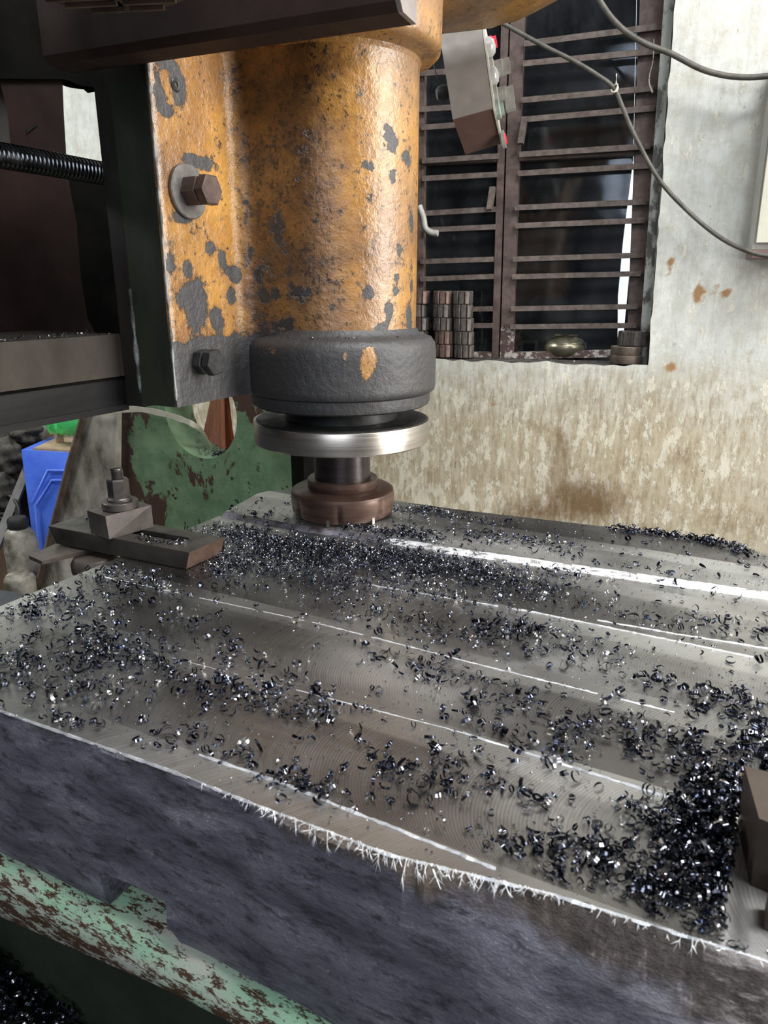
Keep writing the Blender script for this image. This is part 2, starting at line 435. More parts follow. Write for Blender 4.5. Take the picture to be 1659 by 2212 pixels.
def bm_hexa(p, bm=None):
    """eight corners: bottom four (in turn) then top four"""
    bm = bm or bmesh.new()
    v = [bm.verts.new(q) for q in p]
    for f in ((3, 2, 1, 0), (4, 5, 6, 7), (0, 1, 5, 4), (1, 2, 6, 5), (2, 3, 7, 6), (3, 0, 4, 7)):
        bm.faces.new([v[i] for i in f])
    return bm
def bm_box(x0, x1, y0, y1, z0, z1, bm=None):
    return bm_hexa([(x0, y0, z0), (x1, y0, z0), (x1, y1, z0), (x0, y1, z0), (x0, y0, z1), (x1, y0, z1), (x1, y1, z1), (x0, y1, z1)], bm)
def bm_obox(c, ax, ay, az, bm=None):
    """oriented box: centre and three half-axis vectors"""
    c, ax, ay, az = (Vector(q) for q in (c, ax, ay, az))
    return bm_hexa([c-ax-ay-az, c+ax-ay-az, c+ax+ay-az, c-ax+ay-az, c-ax-ay+az, c+ax-ay+az, c+ax+ay+az, c-ax+ay+az], bm)
def bm_prism(poly, vec, bm=None):
    bm = bm or bmesh.new()
    vec = Vector(vec)
    a = [bm.verts.new(p) for p in poly]
    b = [bm.verts.new(Vector(p)+vec) for p in poly]
    n = len(poly)
    bm.faces.new(a[::-1]); bm.faces.new(b)
    for i in range(n):
        j = (i+1) % n
        bm.faces.new((a[i], a[j], b[j], b[i]))
    return bm
def frame_of(axis):
    a = Vector(axis).normalized()
    h = Vector((0, 0, 1)) if abs(a.z) < .9 else Vector((1, 0, 0))
    u = h.cross(a).normalized()
    return u, a.cross(u), a
def bm_lathe(prof, c, axis=(0, 0, 1), seg=48, bm=None, phase=0, rfun=None):
    """profile [(r, height)] turned about an axis through c; radius 0 closes the end"""
    bm = bm or bmesh.new()
    u, v, a = frame_of(axis)
    c = Vector(c)
    rings = []
    for r, h in prof:
        if r <= 1e-7:
            rings.append([bm.verts.new(c+a*h)])
        else:
            rings.append([bm.verts.new(c+a*h+(u*math.cos(t)+v*math.sin(t))*(r*(rfun(t, h) if rfun else 1))) for t in (phase+2*math.pi*i/seg for i in range(seg))])
    for p, q in zip(rings, rings[1:]):
        for i in range(seg):
            j = (i+1) % seg
            if len(p) == 1 and len(q) == 1: continue
            if len(p) == 1: bm.faces.new((p[0], q[j], q[i]))
            elif len(q) == 1: bm.faces.new((p[i], p[j], q[0]))
            else: bm.faces.new((p[i], p[j], q[j], q[i]))
    return bm
def bm_hex(c, axis, r, h, bm=None, phase=0, cham=.12):
    return bm_lathe([(0, 0), (r, 0), (r, h*(1-cham)), (r*.9, h), (0, h)], c, axis, 6, bm, phase)
def smooth_path(pts, n=10):
    """Catmull-Rom through the points"""
    P = [Vector(p) for p in pts]
    P = [P[0]*2-P[1]]+P+[P[-1]*2-P[-2]]
    out = []
    for i in range(1, len(P)-2):
        a, b, c, d = P[i-1:i+3]
        for k in range(n):
            t = k/n
            out.append(.5*((2*b)+(c-a)*t+(2*a-5*b+4*c-d)*t*t+(3*b-a-3*c+d)*t**3))
    out.append(P[-2])
    return out
def bm_tube(pts, r, seg=8, bm=None, flat=1.):
    bm = bm or bmesh.new()
    pts = [Vector(p) for p in pts]
    rings = []
    up = Vector((0, 0, 1))
    for i, p in enumerate(pts):
        t = (pts[min(i+1, len(pts)-1)]-pts[max(i-1, 0)]).normalized()
        s = t.cross(up)
        s = s.normalized() if s.length > 1e-4 else Vector((1, 0, 0))
        w = s.cross(t)
        rr = r(i/(len(pts)-1)) if callable(r) else r
        rings.append([bm.verts.new(p+(s*math.cos(q)*flat+w*math.sin(q))*rr) for q in (2*math.pi*k/seg for k in range(seg))])
    for a, b in zip(rings, rings[1:]):
        for i in range(seg):
            j = (i+1) % seg
            bm.faces.new((a[i], a[j], b[j], b[i]))
    bm.faces.new(rings[0][::-1]); bm.faces.new(rings[-1])
    return bm

# frame of the far wall: s along it, o out of it into the room, z up
WP = Vector((-.0567, .8820, 0)); WD = Vector((.98788, .15257, 0)); WN = Vector((.15257, -.98788, 0))
def wl(s, o, z): return WP+WD*s+WN*o+Vector((0, 0, z))

# ================================================================== the room
def blob(S, Z, s, z, rs, rz, p=1.):
    return np.exp(-(((S-s)/rs)**2+((Z-z)/rz)**2)**p)
s_l = np.unique(np.round(np.concatenate([np.arange(-2.2, 1.61, .02), [.29, -.262]]), 4))
z_l = np.unique(np.round(np.concatenate([np.arange(-.96, 1.61, .02), [.1235, 1.06]]), 4))
S, Z = np.meshgrid(s_l, z_l)
S2 = S + .034*(.47-Z)*np.exp(-((S-.29)/.16)**2)*((Z > 0) & (Z < 1.1))
Oo = .006+.002*np.sin(S*9+Z*4)+.0013*np.sin(Z*17-S*5)
Oo[np.abs(S-.29) < .005] += rng.normal(0, .0015, Oo[np.abs(S-.29) < .005].shape)
S2[np.abs(S-.29) < .005] += rng.normal(0, .0012, Oo[np.abs(S-.29) < .005].shape)
Z2 = Z.copy(); sel = np.abs(Z-.1235) < .001
Z2[sel] += rng.normal(0, .002, Z2[sel].shape)
verts = [tuple(wl(a, b, c)-WP) for a, b, c in zip(S2.ravel(), Oo.ravel(), Z2.ravel())]
ns = len(s_l); faces = []
for j in range(len(z_l)-1):
    for i in range(ns-1):
        if -.2621 < s_l[i] and s_l[i+1] < .2901 and z_l[j] > .1234 and z_l[j+1] < 1.0601: continue
        k = j*ns+i
        faces.append((k, k+1, k+ns+1, k+ns))
low = np.clip((.16-Z)/.22, 0, 1)*np.clip(1.15-np.clip(S-.28, 0, 1)*1.6, .25, 1)
stain = .95*blob(S, Z, *(0.1948, -0.1980), .10, .06)+.7*blob(S, Z, *(0.0486, -0.2480), .09, .04)+.35*blob(S, Z, *(0.4973, -0.2131), .10, .05)+.45*blob(S, Z, *(0.1252, -0.0669), .05, .09)+.5*blob(S, Z, *(0.3932, -0.0804), .05, .04)+.35*blob(S, Z, *(-0.1901, -0.2100), .06, .06)
rust = np.zeros_like(S)
for (a, b), ra, rb in (((0.3800, 0.2791), .012, .03), ((0.4150, 0.2950), .008, .026), ((-0.0319, 0.0266), .018, .016), ((0.4391, 0.2812), .006, .014), ((0.3215, 0.3325), .008, .02), ((0.3376, 0.1247), .02, .018), ((0.4945, 0.1494), .012, .016), ((0.3936, 0.2792), .006, .034)):
    rust += blob(S, Z, a, b, ra, rb)
wall = mesh_obj('wall_back', verts, faces, 'plaster', None, 60, {'low': low.ravel(), 'stain': stain.ravel(), 'rust': rust.ravel()})
wall.location = WP
struct(wall)
bm = bm_hexa([wl(-.30, -.20, .02), wl(.32, -.20, .02), wl(.32, -.004, .02), wl(-.30, -.004, .02), wl(-.30, -.20, .125), wl(.32, -.20, .125), wl(.32, .001, .121), wl(-.30, .001, .121)])
struct(bm_obj('window_1_sill', bm, 'sill')).name = 'trim_1'
bm = bm_hexa([wl(.298, -.20, .10), wl(.34, -.20, .10), wl(.34, -.004, .10), wl(.304, -.004, .10), wl(.272, -.20, 1.06), wl(.32, -.20, 1.06), wl(.32, -.004, 1.06), wl(.272, -.004, 1.06)])
struct(bm_obj('trim_2', bm, 'plaster'))
fl = mesh_obj('floor', [(-3.5, -3, -.95), (3.5, -3, -.95), (3.5, 2, -.95), (-3.5, 2, -.95)], [(0, 1, 2, 3)], 'floor')
struct(fl)

# ------------------------------------------------------------------ window
win = bpy.data.objects.new('window_1', None); C.objects.link(win); win.location = wl(-.03, -.10, .125); struct(win)
def wbar(a, b, w, d, off):
    """flat bar between two points of the window plane (s, z), w high, d deep"""
    A, B = wl(a[0], off, a[1]), wl(b[0], off, b[1])
    t = (B-A)*.5
    n = WN.cross(t).normalized()
    return bm_obox((A+B)/2, t, WN*(d/2), n*(w/2))
FO = -.10
for nm, a, b, w, mt in (('stile', (-0.0551, 0.1166), (-0.0719, 1.0235), .0165, 'winpaint'), ('stile', (-0.0273, 0.1175), (-0.0453, 1.0201), .030, 'winpaint'),
                    ('frame_post', (0.2808, 0.1272), (0.2278, 0.9854), .052, 'winpaint'), ('jamb_strip', (0.2916, 0.1135), (0.2614, 0.9811), .019, 'jamb'),
                    ('stile', (-0.2508, 0.0951), (-0.2645, 1.0480), .020, 'winpaint'),
                    ('transom', (-0.2603, 0.5748), (-0.0734, 0.5730), .014, 'winpaint'), ('transom', (-0.0409, 0.5724), (0.2698, 0.5722), .014, 'winpaint'),
                    ('bottom_rail', (-0.2612, 0.1208), (-0.0614, 0.1267), .018, 'chippedpaint'), ('bottom_rail', (-0.0175, 0.1280), (0.2730, 0.1430), .016, 'chippedpaint')):
    bm_obj(nm, wbar(a, b, w, .024 if nm != 'jamb_strip' else .03, FO if nm != 'jamb_strip' else FO+.05), mt, win, bevel=.0015)
bm_obj('stile_foot', wbar((-0.0272, 0.1152), (-0.0285, 0.2035), .0315, .026, FO), 'chippedpaint', win, bevel=.0015)
for x0, y0, x1, y1 in []: pass
BARS = [((-0.0231, 0.7954), (0.2581, 0.8017)), ((-0.0228, 0.7574), (0.2594, 0.7577)), ((-0.0226, 0.6861), (0.2542, 0.6894)), ((-0.0203, 0.6473), (0.2601, 0.6517)),
        ((-0.0203, 0.5769), (0.2596, 0.5791)), ((-0.0212, 0.5376), (0.2609, 0.5410)), ((-0.0245, 0.4653), (0.2628, 0.4688)), ((-0.0223, 0.4263), (0.2639, 0.4310)),
        ((-0.0225, 0.3529), (0.2696, 0.3587)), ((-0.0224, 0.3134), (0.2678, 0.3194)), ((-0.0206, 0.2402), (0.2683, 0.2481)), ((-0.0205, 0.1979), (0.2696, 0.2061)),
        ((-0.2591, 0.7573), (-0.0714, 0.7524)), ((-0.2590, 0.6835), (-0.0699, 0.6821)), ((-0.2527, 0.6455), (-0.0681, 0.6466)), ((-0.2491, 0.5745), (-0.0667, 0.5763)),
        ((-0.2484, 0.5364), (-0.0690, 0.5378)), ((-0.2435, 0.4595), (-0.0697, 0.4637)), ((-0.2428, 0.4220), (-0.0678, 0.4253)), ((-0.2497, 0.3498), (-0.0687, 0.3534)),
        ((-0.2490, 0.3086), (-0.0668, 0.3146)), ((-0.2477, 0.2357), (-0.0655, 0.2397)), ((-0.2470, 0.1963), (-0.0636, 0.2005))]
for a, b in BARS:
    bm_obj('bar', wbar(a, b, .0115, .006, -.08), 'bars', win, bevel=.001)
for a, b, c, d in (((-0.0142, 0.1227), (0.2800, 0.1359), (0.2619, 0.5637), (-0.0346, 0.5648)), ((-0.0353, 0.5765), (0.2607, 0.5748), (0.2472, 0.9867), (-0.0469, 1.0242)),
                   ((-0.2577, 0.1153), (-0.0606, 0.1213), (-0.0691, 0.5664), (-0.2655, 0.5675)), ((-0.2657, 0.5818), (-0.0676, 0.5781), (-0.0727, 1.0275), (-0.2738, 1.0531))):
    bm_obj('pane', bm_prism([wl(q[0], -.113, q[1]) for q in (a, b, c, d)], WN*.003), 'pane', win)
# board shutters outside the glass, with the gap that lets the daylight through
GAPL = [(0.2345, 0.0924), (0.2188, 0.2683), (0.2182, 0.4024), (0.2220, 0.5306), (0.2238, 0.5875), (0.1824, 1.1028)]
GAPR = [(0.2415, 0.0927), (0.2415, 0.2684), (0.2404, 0.4020), (0.2318, 0.5303), (0.2244, 0.5875), (0.1830, 1.1027)]
sh = bpy.data.objects.new('window_2', None); C.objects.link(sh); sh.location = wl(0, -.30, .1); struct(sh)
bm_obj('shutter_board', bm_prism([wl(-.9, -.31, -.2)]+[wl(a, -.31, z) for a, z in GAPL]+[wl(-.9, -.31, 1.3)], WN*.012), 'shutter', sh)
bm_obj('shutter_board', bm_prism([wl(a, -.31, z) for a, z in GAPR][::-1]+[wl(.7, -.31, -.2), wl(.7, -.31, 1.3)][::1], WN*.012), 'shutterm', sh)
sk = mesh_obj('daylight_sky', [wl(-.2, -.75, -.4), wl(.9, -.75, -.4), wl(.9, -.75, 1.8), wl(-.2, -.75, 1.8)], [(0, 1, 2, 3)], 'sky')
sk.name = 'window_3'
struct(sk)
def on(p, base=None): return p

for q in ((-0.0798, 0.4869), (-0.0153, 0.6220)):
    bm_obj('latch', bm_obox(wl(q[0], -.075, q[1]), WD*.006, WN*.010, Vector((.003, 0, .024))), 'bars', win, bevel=.002)
pst = smooth_path([wl(a, -.03, z) for a, z in ((-0.2412, 0.4711), (-0.2306, 0.4456), (-0.2256, 0.4232), (-0.2118, 0.4127), (-0.1938, 0.4103))], 6)
tag(bm_obj('pipe_stub', bm_tube(pst, .0075, 12), 'knob', None, 60), 'bent pale pipe end sticking out beside the gold column in front of the window', 'pipe')

# ------------------------------------------------------------------ sill contents
def hob_bm(c, r=.0245, h=.0312, n=10, ph=0.):
    def rf(t, hh):
        k = ((t+ph)*n/(2*math.pi)) % 1
        return .86 if k < .16 else 1.
    prof = [(.4, 0), (.93, 0), (1, .0018), (1, h-.0018), (.93, h), (.4, h), (.4, 0)]
    return bm_lathe([(a*r, b) for a, b in prof], c, (0, 0, 1), 60, None, 0, rf)
HZ = .1245
stk = (('left', (-0.2440, 0.1064)[0], 5), ('middle', (-0.1770, 0.1086)[0], 5), ('right', (-0.1265, 0.1102)[0], 5))
ords = ['lowest', 'second from the bottom', 'middle', 'second from the top', 'topmost']
wob = {'left': [0, .002, .004, -.001, .003], 'middle': [.002, .0015, -.002, -.003, -.003], 'right': [.001, .0005, -.001, -.003, -.004]}
for nm, s0, n in stk:
    for k in range(n):
        p = wl(s0+wob[nm][k]*1.5, -.045, HZ+k*.0314)
        o = bm_obj('gear_cutter', hob_bm(p, .0245*(1-.02*k/4), ph=random.random()*6), 'hobred' if (nm, k) in (('middle', 4), ('middle', 1), ('left', 4), ('middle', 0)) else 'hob', None, 30)
        tag(o, 'grooved steel gear cutter, %s in the %s stack on the window sill' % (ords[k], nm), 'gear cutter', 'gear cutters stacked on the window sill')
p = wl((0.2533, 0.1185)[0], -.035, .1245)
rr = thing('steel_ring', 'low brown two-step steel ring on the right corner of the window sill', 'ring', p)
bm_obj('lower_ring', bm_lathe([(0, 0), (.034, 0), (.035, .002), (.035, .017), (.0335, .0185), (0, .0185)], p), 'ring', rr)
bm_obj('upper_ring', bm_lathe([(0, .0185), (.0335, .0185), (.0345, .020), (.0345, .036), (.033, .038), (0, .038)], p), 'ring', rr)
p = wl((0.2660, 0.1519)[0], -.05, .1625)
o = bm_obj('gear_cutter', hob_bm(p, .0345, .033, 9), 'hob', None, 30)
tag(o, 'wide dark grooved cutter sitting alone on the brown ring in the sill corner', 'gear cutter')
p = wl((0.1093, 0.1336)[0], -.125, .1255)
pot = thing('round_pot', 'squat tarnished brass pot with narrow rim behind the window bars', 'pot', p)
R = .051
bm_obj('body', bm_lathe([(0, 0), (R*.55, 0), (R*.85, .008), (R, .022), (R*.99, .030), (R*.82, .043), (R*.60, .049), (R*.52, .052), (R*.50, .050), (R*.5, .02), (0, .01)], p, seg=40), 'pot', pot, 50)
bm_obj('rim', bm_lathe([(R*.50, .0505), (R*.55, .0505), (R*.58, .053), (R*.55, .0555), (R*.49, .055), (R*.47, .052), (R*.50, .0505)], p, seg=40), 'pot', pot, 50)
bm_obj('collar_band', bm_lathe([(R*.9, .034), (R*.96, .0345), (R*.95, .0375), (R*.88, .039), (R*.9, .034)], p, seg=40), 'pot', pot, 50)
def crate(name, s0, w, h, label, off):
    base = wl(s0, off, .1255)
    t = thing(name, label, 'box', base)
    for dx in (-1, 1):
        bm_obj('side', bm_obox(base+WD*(dx*(w/2-.004))+Vector((0, 0, h/2)), WD*.004, WN*.012, Vector((0, 0, h/2))), 'wood', t, bevel=.001)
    for zz in (.004, h-.004):
        bm_obj('slat', bm_obox(base+Vector((0, 0, zz)), WD*(w/2-.008), WN*.011, Vector((0, 0, .004))), 'wood', t, bevel=.001)
    bm_obj('back', bm_obox(base-WN*.010+Vector((0, 0, h/2)), WD*(w/2-.008), WN*.001, Vector((0, 0, h/2-.008))), 'black', t)
crate('wooden_box', (0.0232, 0.1531)[0], .045, .040, 'small open wooden box on the sill just left of the brass pot', -.125)
crate('wooden_box', (-0.1001, 0.1500)[0], .034, .038, 'dim open wooden box behind the left window leaf beside the cutter stacks', -.125)
sc = thing('paper_scrap', 'crumpled orange and red scraps wedged beside the window stile', 'scrap', wl((-0.0126, 0.1578)[0], -.125, .126))
for k, (x, z, w, h, a) in enumerate((( 0, .012, .013, .012, .3), (.004, .034, .010, .016, -.4), (-.004, .052, .010, .014, .5), (.007, .062, .009, .014, -.2), (-.005, .074, .008, .013, .2))):
    b = wl((-0.0126, 0.1578)[0]+x, -.125, .126+z)
    ax = (WD*math.cos(a)+Vector((0, 0, 1))*math.sin(a))*w
    az = (Vector((0, 0, 1))*math.cos(a)-WD*math.sin(a))*h
    bmx = bmesh.new()
    g = [[bmx.verts.new(b+ax*(i-1)*(1-abs(j-1)*.35)+az*(j-1)+WN*(random.uniform(-.004, .004))) for i in range(3)] for j in range(3)]
    for j in range(2):
        for i in range(2):
            bmx.faces.new((g[j][i], g[j][i+1], g[j+1][i+1], g[j+1][i]))
    bm_obj('scrap_piece', bmx, 'leafscrap', sc)

# ------------------------------------------------------------------ wall cabinet and cables
cab_b, cab_t = (0.4676, 0.3602), (0.4621, 0.6646)
cb = wl(cab_b[0], 0, cab_b[1])
cab = thing('wall_cabinet', 'cream wall cabinet with maroon base at the right edge of the wall', 'cabinet', cb)
D = .075
s0, s1 = cab_b[0], cab_t[0]
zb, zt = cab_b[1], cab_t[1]+.02
def cq(o, ext): return [wl(s0, o, zb), wl(s0+.45, o, zb), wl(s1+.45, o, zt), wl(s1, o, zt)]
bm_obj('body', bm_prism(cq(.004, 0), WN*(D-.004)), 'cabside', cab, bevel=.002)
bm_obj('door', bm_prism([wl(s0+.004, D+.001, zb+.012), wl(s0+.45, D+.001, zb+.012), wl(s1+.45, D+.001, zt-.01), wl(s1+.004, D+.001, zt-.01)], WN*.012), 'cabinet', cab, bevel=.002)
bm_obj('base_ledge', bm_prism([wl(s0, .004, zb-.016), wl(s0+.45, .004, zb-.016), wl(s0+.45, .004, zb-.001), wl(s0, .004, zb-.001)], WN*(D+.012)), 'cabbrown', cab, bevel=.002)
def wcable(pts, r, label, offs):
    P = [wl(a, offs[i], z) for i, (a, z) in enumerate(pts)]
    return bm_obj('cable', bm_tube(smooth_path(P, 12), r, 10), 'cable', None, 80)
tag(wcable([(0.0843, 0.9052), (0.1390, 0.8164), (0.1819, 0.7678), (0.2289, 0.7365), (0.2796, 0.7143), (0.3320, 0.6861), (0.3742, 0.6712), (0.4147, 0.6642), (0.4553, 0.6633), (0.5067, 0.6660)], .0052, '', [.06]*10), 'thick drooping grey cable high on the wall, upper of the two cables', 'cable')
tag(wcable([(-0.0490, 0.7990), (-0.0106, 0.7776), (0.0419, 0.7487), (0.0984, 0.7196), (0.1453, 0.6916), (0.1793, 0.6663), (0.1994, 0.6307), (0.2262, 0.5812), (0.2784, 0.5013), (0.3375, 0.4410), (0.4044, 0.3858), (0.4592, 0.3554), (0.5014, 0.3454), (0.5677, 0.3421)], .0043, '', [.05]*10+[.07, .10, .11, .11]), 'thin cable with a knotted tie hanging across the window to the cabinet', 'cable')
kp = (0.1812, 0.6646)
kn = wl(kp[0], .05, kp[1])
kbm = bmesh.new()
for a in range(3):
    pts = [kn+Vector((math.cos(t+a)*.006, math.sin(t)*.0055, math.sin(t*1.0+a*1.3)*.007)) for t in np.linspace(0, 2*math.pi, 14)]
    bm_tube(pts, .0017, 6, kbm)
bm_tube([kn, kn+Vector((.002, 0, .012)), kn+Vector((.001, 0, .026))], .0013, 6, kbm)
tag(bm_obj('cable_tie', kbm, 'tape', None, 80), 'small frayed knot of string tied round the thin cable', 'tie')
st = [wl(a, -.06, z) for a, z in ((0.2453, 0.7743), (0.2476, 0.7368), (0.2440, 0.7119), (0.2449, 0.6949), (0.2532, 0.6772))]
tag(bm_obj('string', bm_tube(smooth_path(st, 8), lambda t: .0008+.0022*max(0, t-.4), 6), 'tape', None, 80), 'frayed pale string dangling from the upper right window bars', 'string')

# ================================================================== background on the left
# --- green cast upright with the round hole
up = thing('machine_upright', 'flaking green cast upright with a round hole behind the slab', 'machine frame', (-.5, .34, -.95))
HX, HZc, HR = -.5005, .0519, .0905
def plate_with_hole(poly, hole, y, t):
    bm = bmesh.new()
    for yy in (y, y+t):
        o = [bm.verts.new((a, yy, b)) for a, b in poly]; h = [bm.verts.new((a, yy, b)) for a, b in hole]
        es = [bm.edges.new((o[i], o[(i+1) % len(o)])) for i in range(len(o))]+[bm.edges.new((h[i], h[(i+1) % len(h)])) for i in range(len(h))]
        bmesh.ops.triangle_fill(bm, edges=es, use_beauty=True)
        if yy == y: o0, h0 = o, h
    for A, B in ((o0, o), (h0, h)):
        for i in range(len(A)):
            j = (i+1) % len(A)
            bm.faces.new((A[i], A[j], B[j], B[i]))
    return bm
# px (250,..)-(640,..) measured on y = .30
hole = [(HX+HR*math.cos(t), HZc+HR*math.sin(t)) for t in np.linspace(0, 2*math.pi, 40, endpoint=False)]
bmf = plate_with_hole([(-.735, -.95), (-.272, -.95), (-.272, .15), (-.73, .15)], hole, .30, .08)
o = bm_obj('face_plate', bmf, 'upright', up)
me = o.data; a = me.attributes.new('wear', 'FLOAT', 'POINT')
co = np.empty(len(me.vertices)*3); me.vertices.foreach_get('co', co); co = co.reshape(-1, 3)
a.data.foreach_set('value', np.where(co[:, 0] < -.1, .25, 0.).astype(np.float32))
o2 = bm_obj('gusset_plate', bm_prism([(-1.1152, 0.2850, -0.5339), (-1.0713, 0.2850, -0.4536), (-0.9738, 0.2850, -0.2661), (-0.8769, 0.2850, -0.0865), (-0.8027, 0.2850, 0.0433), (-0.7770, 0.2850, 0.1034), (-0.7015, 0.2850, 0.1077), (-0.7363, 0.2850, -0.1015), (-0.7978, 0.2850, -0.4615)], (0, .04, 0)), 'gusset', up, bevel=.002)
edge = [(-1.1085, 0.2830, -0.5315), (-1.0648, 0.2830, -0.4514), (-0.9678, 0.2830, -0.2645), (-0.8713, 0.2830, -0.0855), (-0.7975, 0.2830, 0.0440), (-0.7746, 0.2830, 0.1037)]
bm_obj('worn_edge', bm_tube([Vector(p) for p in edge], .0085, 8), 'rusty', up, 80)
bm_obj('corner_bead', bm_tube([Vector(p) for p in ((-0.7112, 0.2920, 0.1017), (-0.7211, 0.2920, 0.0289), (-0.7331, 0.2920, -0.0315), (-0.7416, 0.2920, -0.1141), (-0.7609, 0.2920, -0.2123))], lambda t: .004+.0015*math.sin(t*23), 8), 'jamb', up, 80)
bm_obj('dark_strip', bm_box(-.275, -.248, .28, .42, -.95, .09), 'black', up, bevel=.003)  # black strip added for the shaded right side of the upright
po = bm_obj('post', bm_prism([(-0.3454, 0.4000, -0.1701), (-0.3054, 0.4000, -0.1641), (-0.3023, 0.4000, 0.0002), (-0.3386, 0.4000, -0.0033)], (0, .03, 0)), 'post', None, bevel=.002)
tag(po, 'narrow grey upright post seen between the steel disc and the slab', 'post')
# --- strap round the upright
rib = smooth_path([(-0.7960, 0.2700, 0.0381), (-0.7458, 0.2700, 0.0429), (-0.7081, 0.2750, 0.0460), (-0.6477, 0.2850, 0.0511), (-0.5886, 0.2880, 0.0468), (-0.5427, 0.2900, 0.0390), (-0.5189, 0.2920, 0.0324), (-0.5170, 0.3150, 0.0177), (-0.5284, 0.3450, -0.0067), (-0.5401, 0.3700, -0.0350)], 6)
bmr = bmesh.new(); prev = None
for i, p in enumerate(rib):
    w = .0058+.0006*math.sin(i*.9)
    cur = [bmr.verts.new(p+Vector((0, dy, dz))) for dy, dz in ((0, -w), (-.0012, -w), (-.0012, w), (0, w))]
    if prev:
        for k in range(4):
            bmr.faces.new((prev[k], prev[(k+1) % 4], cur[(k+1) % 4], cur[k]))
    prev = cur
tag(bm_obj('strap', bmr, 'tape', None, 40), 'dirty white strap stretched across the green upright into its hole', 'strap')
# --- folded copper coloured sheet seen through the hole
cs = bmesh.new()
P = [(-0.7683, 0.5600, -0.1448), (-0.7259, 0.5600, -0.0466), (-0.6800, 0.5600, 0.0796), (-0.6463, 0.5400, 0.0837), (-0.6453, 0.5300, -0.0342), (-0.6502, 0.5300, -0.1247), (-0.6605, 0.5700, 0.0797), (-0.6718, 0.5850, -0.0460), (-0.6677, 0.5850, -0.1387), (-0.6604, 0.5800, 0.0786), (-0.6354, 0.5600, -0.0385), (-0.6227, 0.5600, -0.1281)]
q = [cs.verts.new(p) for p in P]
for f in ((0, 1, 4, 5), (1, 2, 3, 4), (5, 4, 7, 8), (4, 3, 6, 7), (8, 7, 10, 11), (7, 6, 9, 10)):
    cs.faces.new([q[i] for i in f])
bmesh.ops.solidify(cs, geom=cs.faces[:], thickness=.002)
tag(bm_obj('copper_sheet', cs, 'copper', None, 20), 'folded copper brown sheet visible through the hole of the green upright', 'sheet')
# --- blue jerrycan
jd = Vector((-.4582, .8889, 0))
jc = [Vector(p) for p in ((-1.1144, 0.3285, -0.5328), (-0.9416, 0.4115, -0.5498), (-1.0023, 0.5274, -0.1334), (-1.2243, 0.4182, -0.1187))]
can = thing('jerrycan', 'blue plastic jerrycan with dusty top behind the grey gusset plate', 'jerrycan', (jc[0]+jc[1])/2)
k2 = jd*.17
bm_obj('body', bm_hexa([jc[0], jc[1], jc[1]+k2, jc[0]+k2, jc[3], jc[2], jc[2]+k2, jc[3]+k2]), 'blue', can, 60, bevel=.022, seg=4)
top = [jc[3]+Vector((.014, 0, .0)), jc[2], jc[2]+k2, jc[3]+k2+Vector((.014, 0, 0))]
tz = Vector((0, 0, .004))
mid = sum(top, Vector())/4
top = [mid+(p-mid)*.86+Vector((0, 0, .0)) for p in top]
bm_obj('dusty_top', bm_hexa([p-tz for p in top]+[p+tz*1.2 for p in top]), 'dust', can, 60, bevel=.004)
g0, g1 = Vector((-1.2086, 0.5248, -0.1070)), Vector((-1.1171, 0.5737, -0.1020))
bm_obj('handle', bm_tube(smooth_path([g0+Vector((0, 0, -.012)), g0+Vector((.01, 0, .018)), (g0+g1)/2+Vector((0, 0, .026)), g1+Vector((0, 0, .02))], 6), .011, 10), 'dust', can, 80)
fr = [Vector(p) for p in ((-1.1723, 0.3901, -0.2471), (-1.1474, 0.4311, -0.1676), (-1.0763, 0.4670, -0.1697), (-1.0005, 0.5045, -0.1742))]
bm_obj('raised_rib', bm_tube(fr, .0045, 6), 'blue', can, 80)
fr = [Vector(p) for p in ((-1.1304, 0.3568, -0.4026), (-1.1647, 0.3912, -0.2552), (-1.1352, 0.4285, -0.1929), (-1.0729, 0.4606, -0.1928), (-0.9975, 0.4987, -0.1949))]
bm_obj('raised_rib', bm_tube(fr, .0038, 6), 'blue', can, 80)
# --- green bottle lying on the can
ba, bb = Vector((-1.2076, 0.4977, -0.0517)), Vector((-1.0665, 0.5646, -0.0680))
ax = (bb-ba); L = ax.length
prof = [(0, 0), (.022, .002)]
for k in range(9):
    prof += [(.036, .012+k*L*.1), (.032, .018+k*L*.1)]
prof += [(.03, L*.93), (.014, L*1.0), (.014, L*1.06), (0, L*1.06)]
tag(bm_obj('plastic_bottle', bm_lathe(prof, ba, ax, 28), 'greenglass', None, 60), 'crumpled green plastic bottle lying on top of the blue jerrycan', 'bottle')
# --- leaning bar
p0, p1 = Vector((-1.3384, 0.6270, -0.0288)), Vector((-1.2988, 0.3140, -0.4384))
d = (p1-p0)*.5; n = d.normalized().cross(jd).normalized()
tag(bm_obj('steel_bar', bm_obox((p0+p1)/2, d, n*.011, jd*.008), 'greybar', None, bevel=.002), 'long grey flat bar leaning behind the blue jerrycan', 'bar')
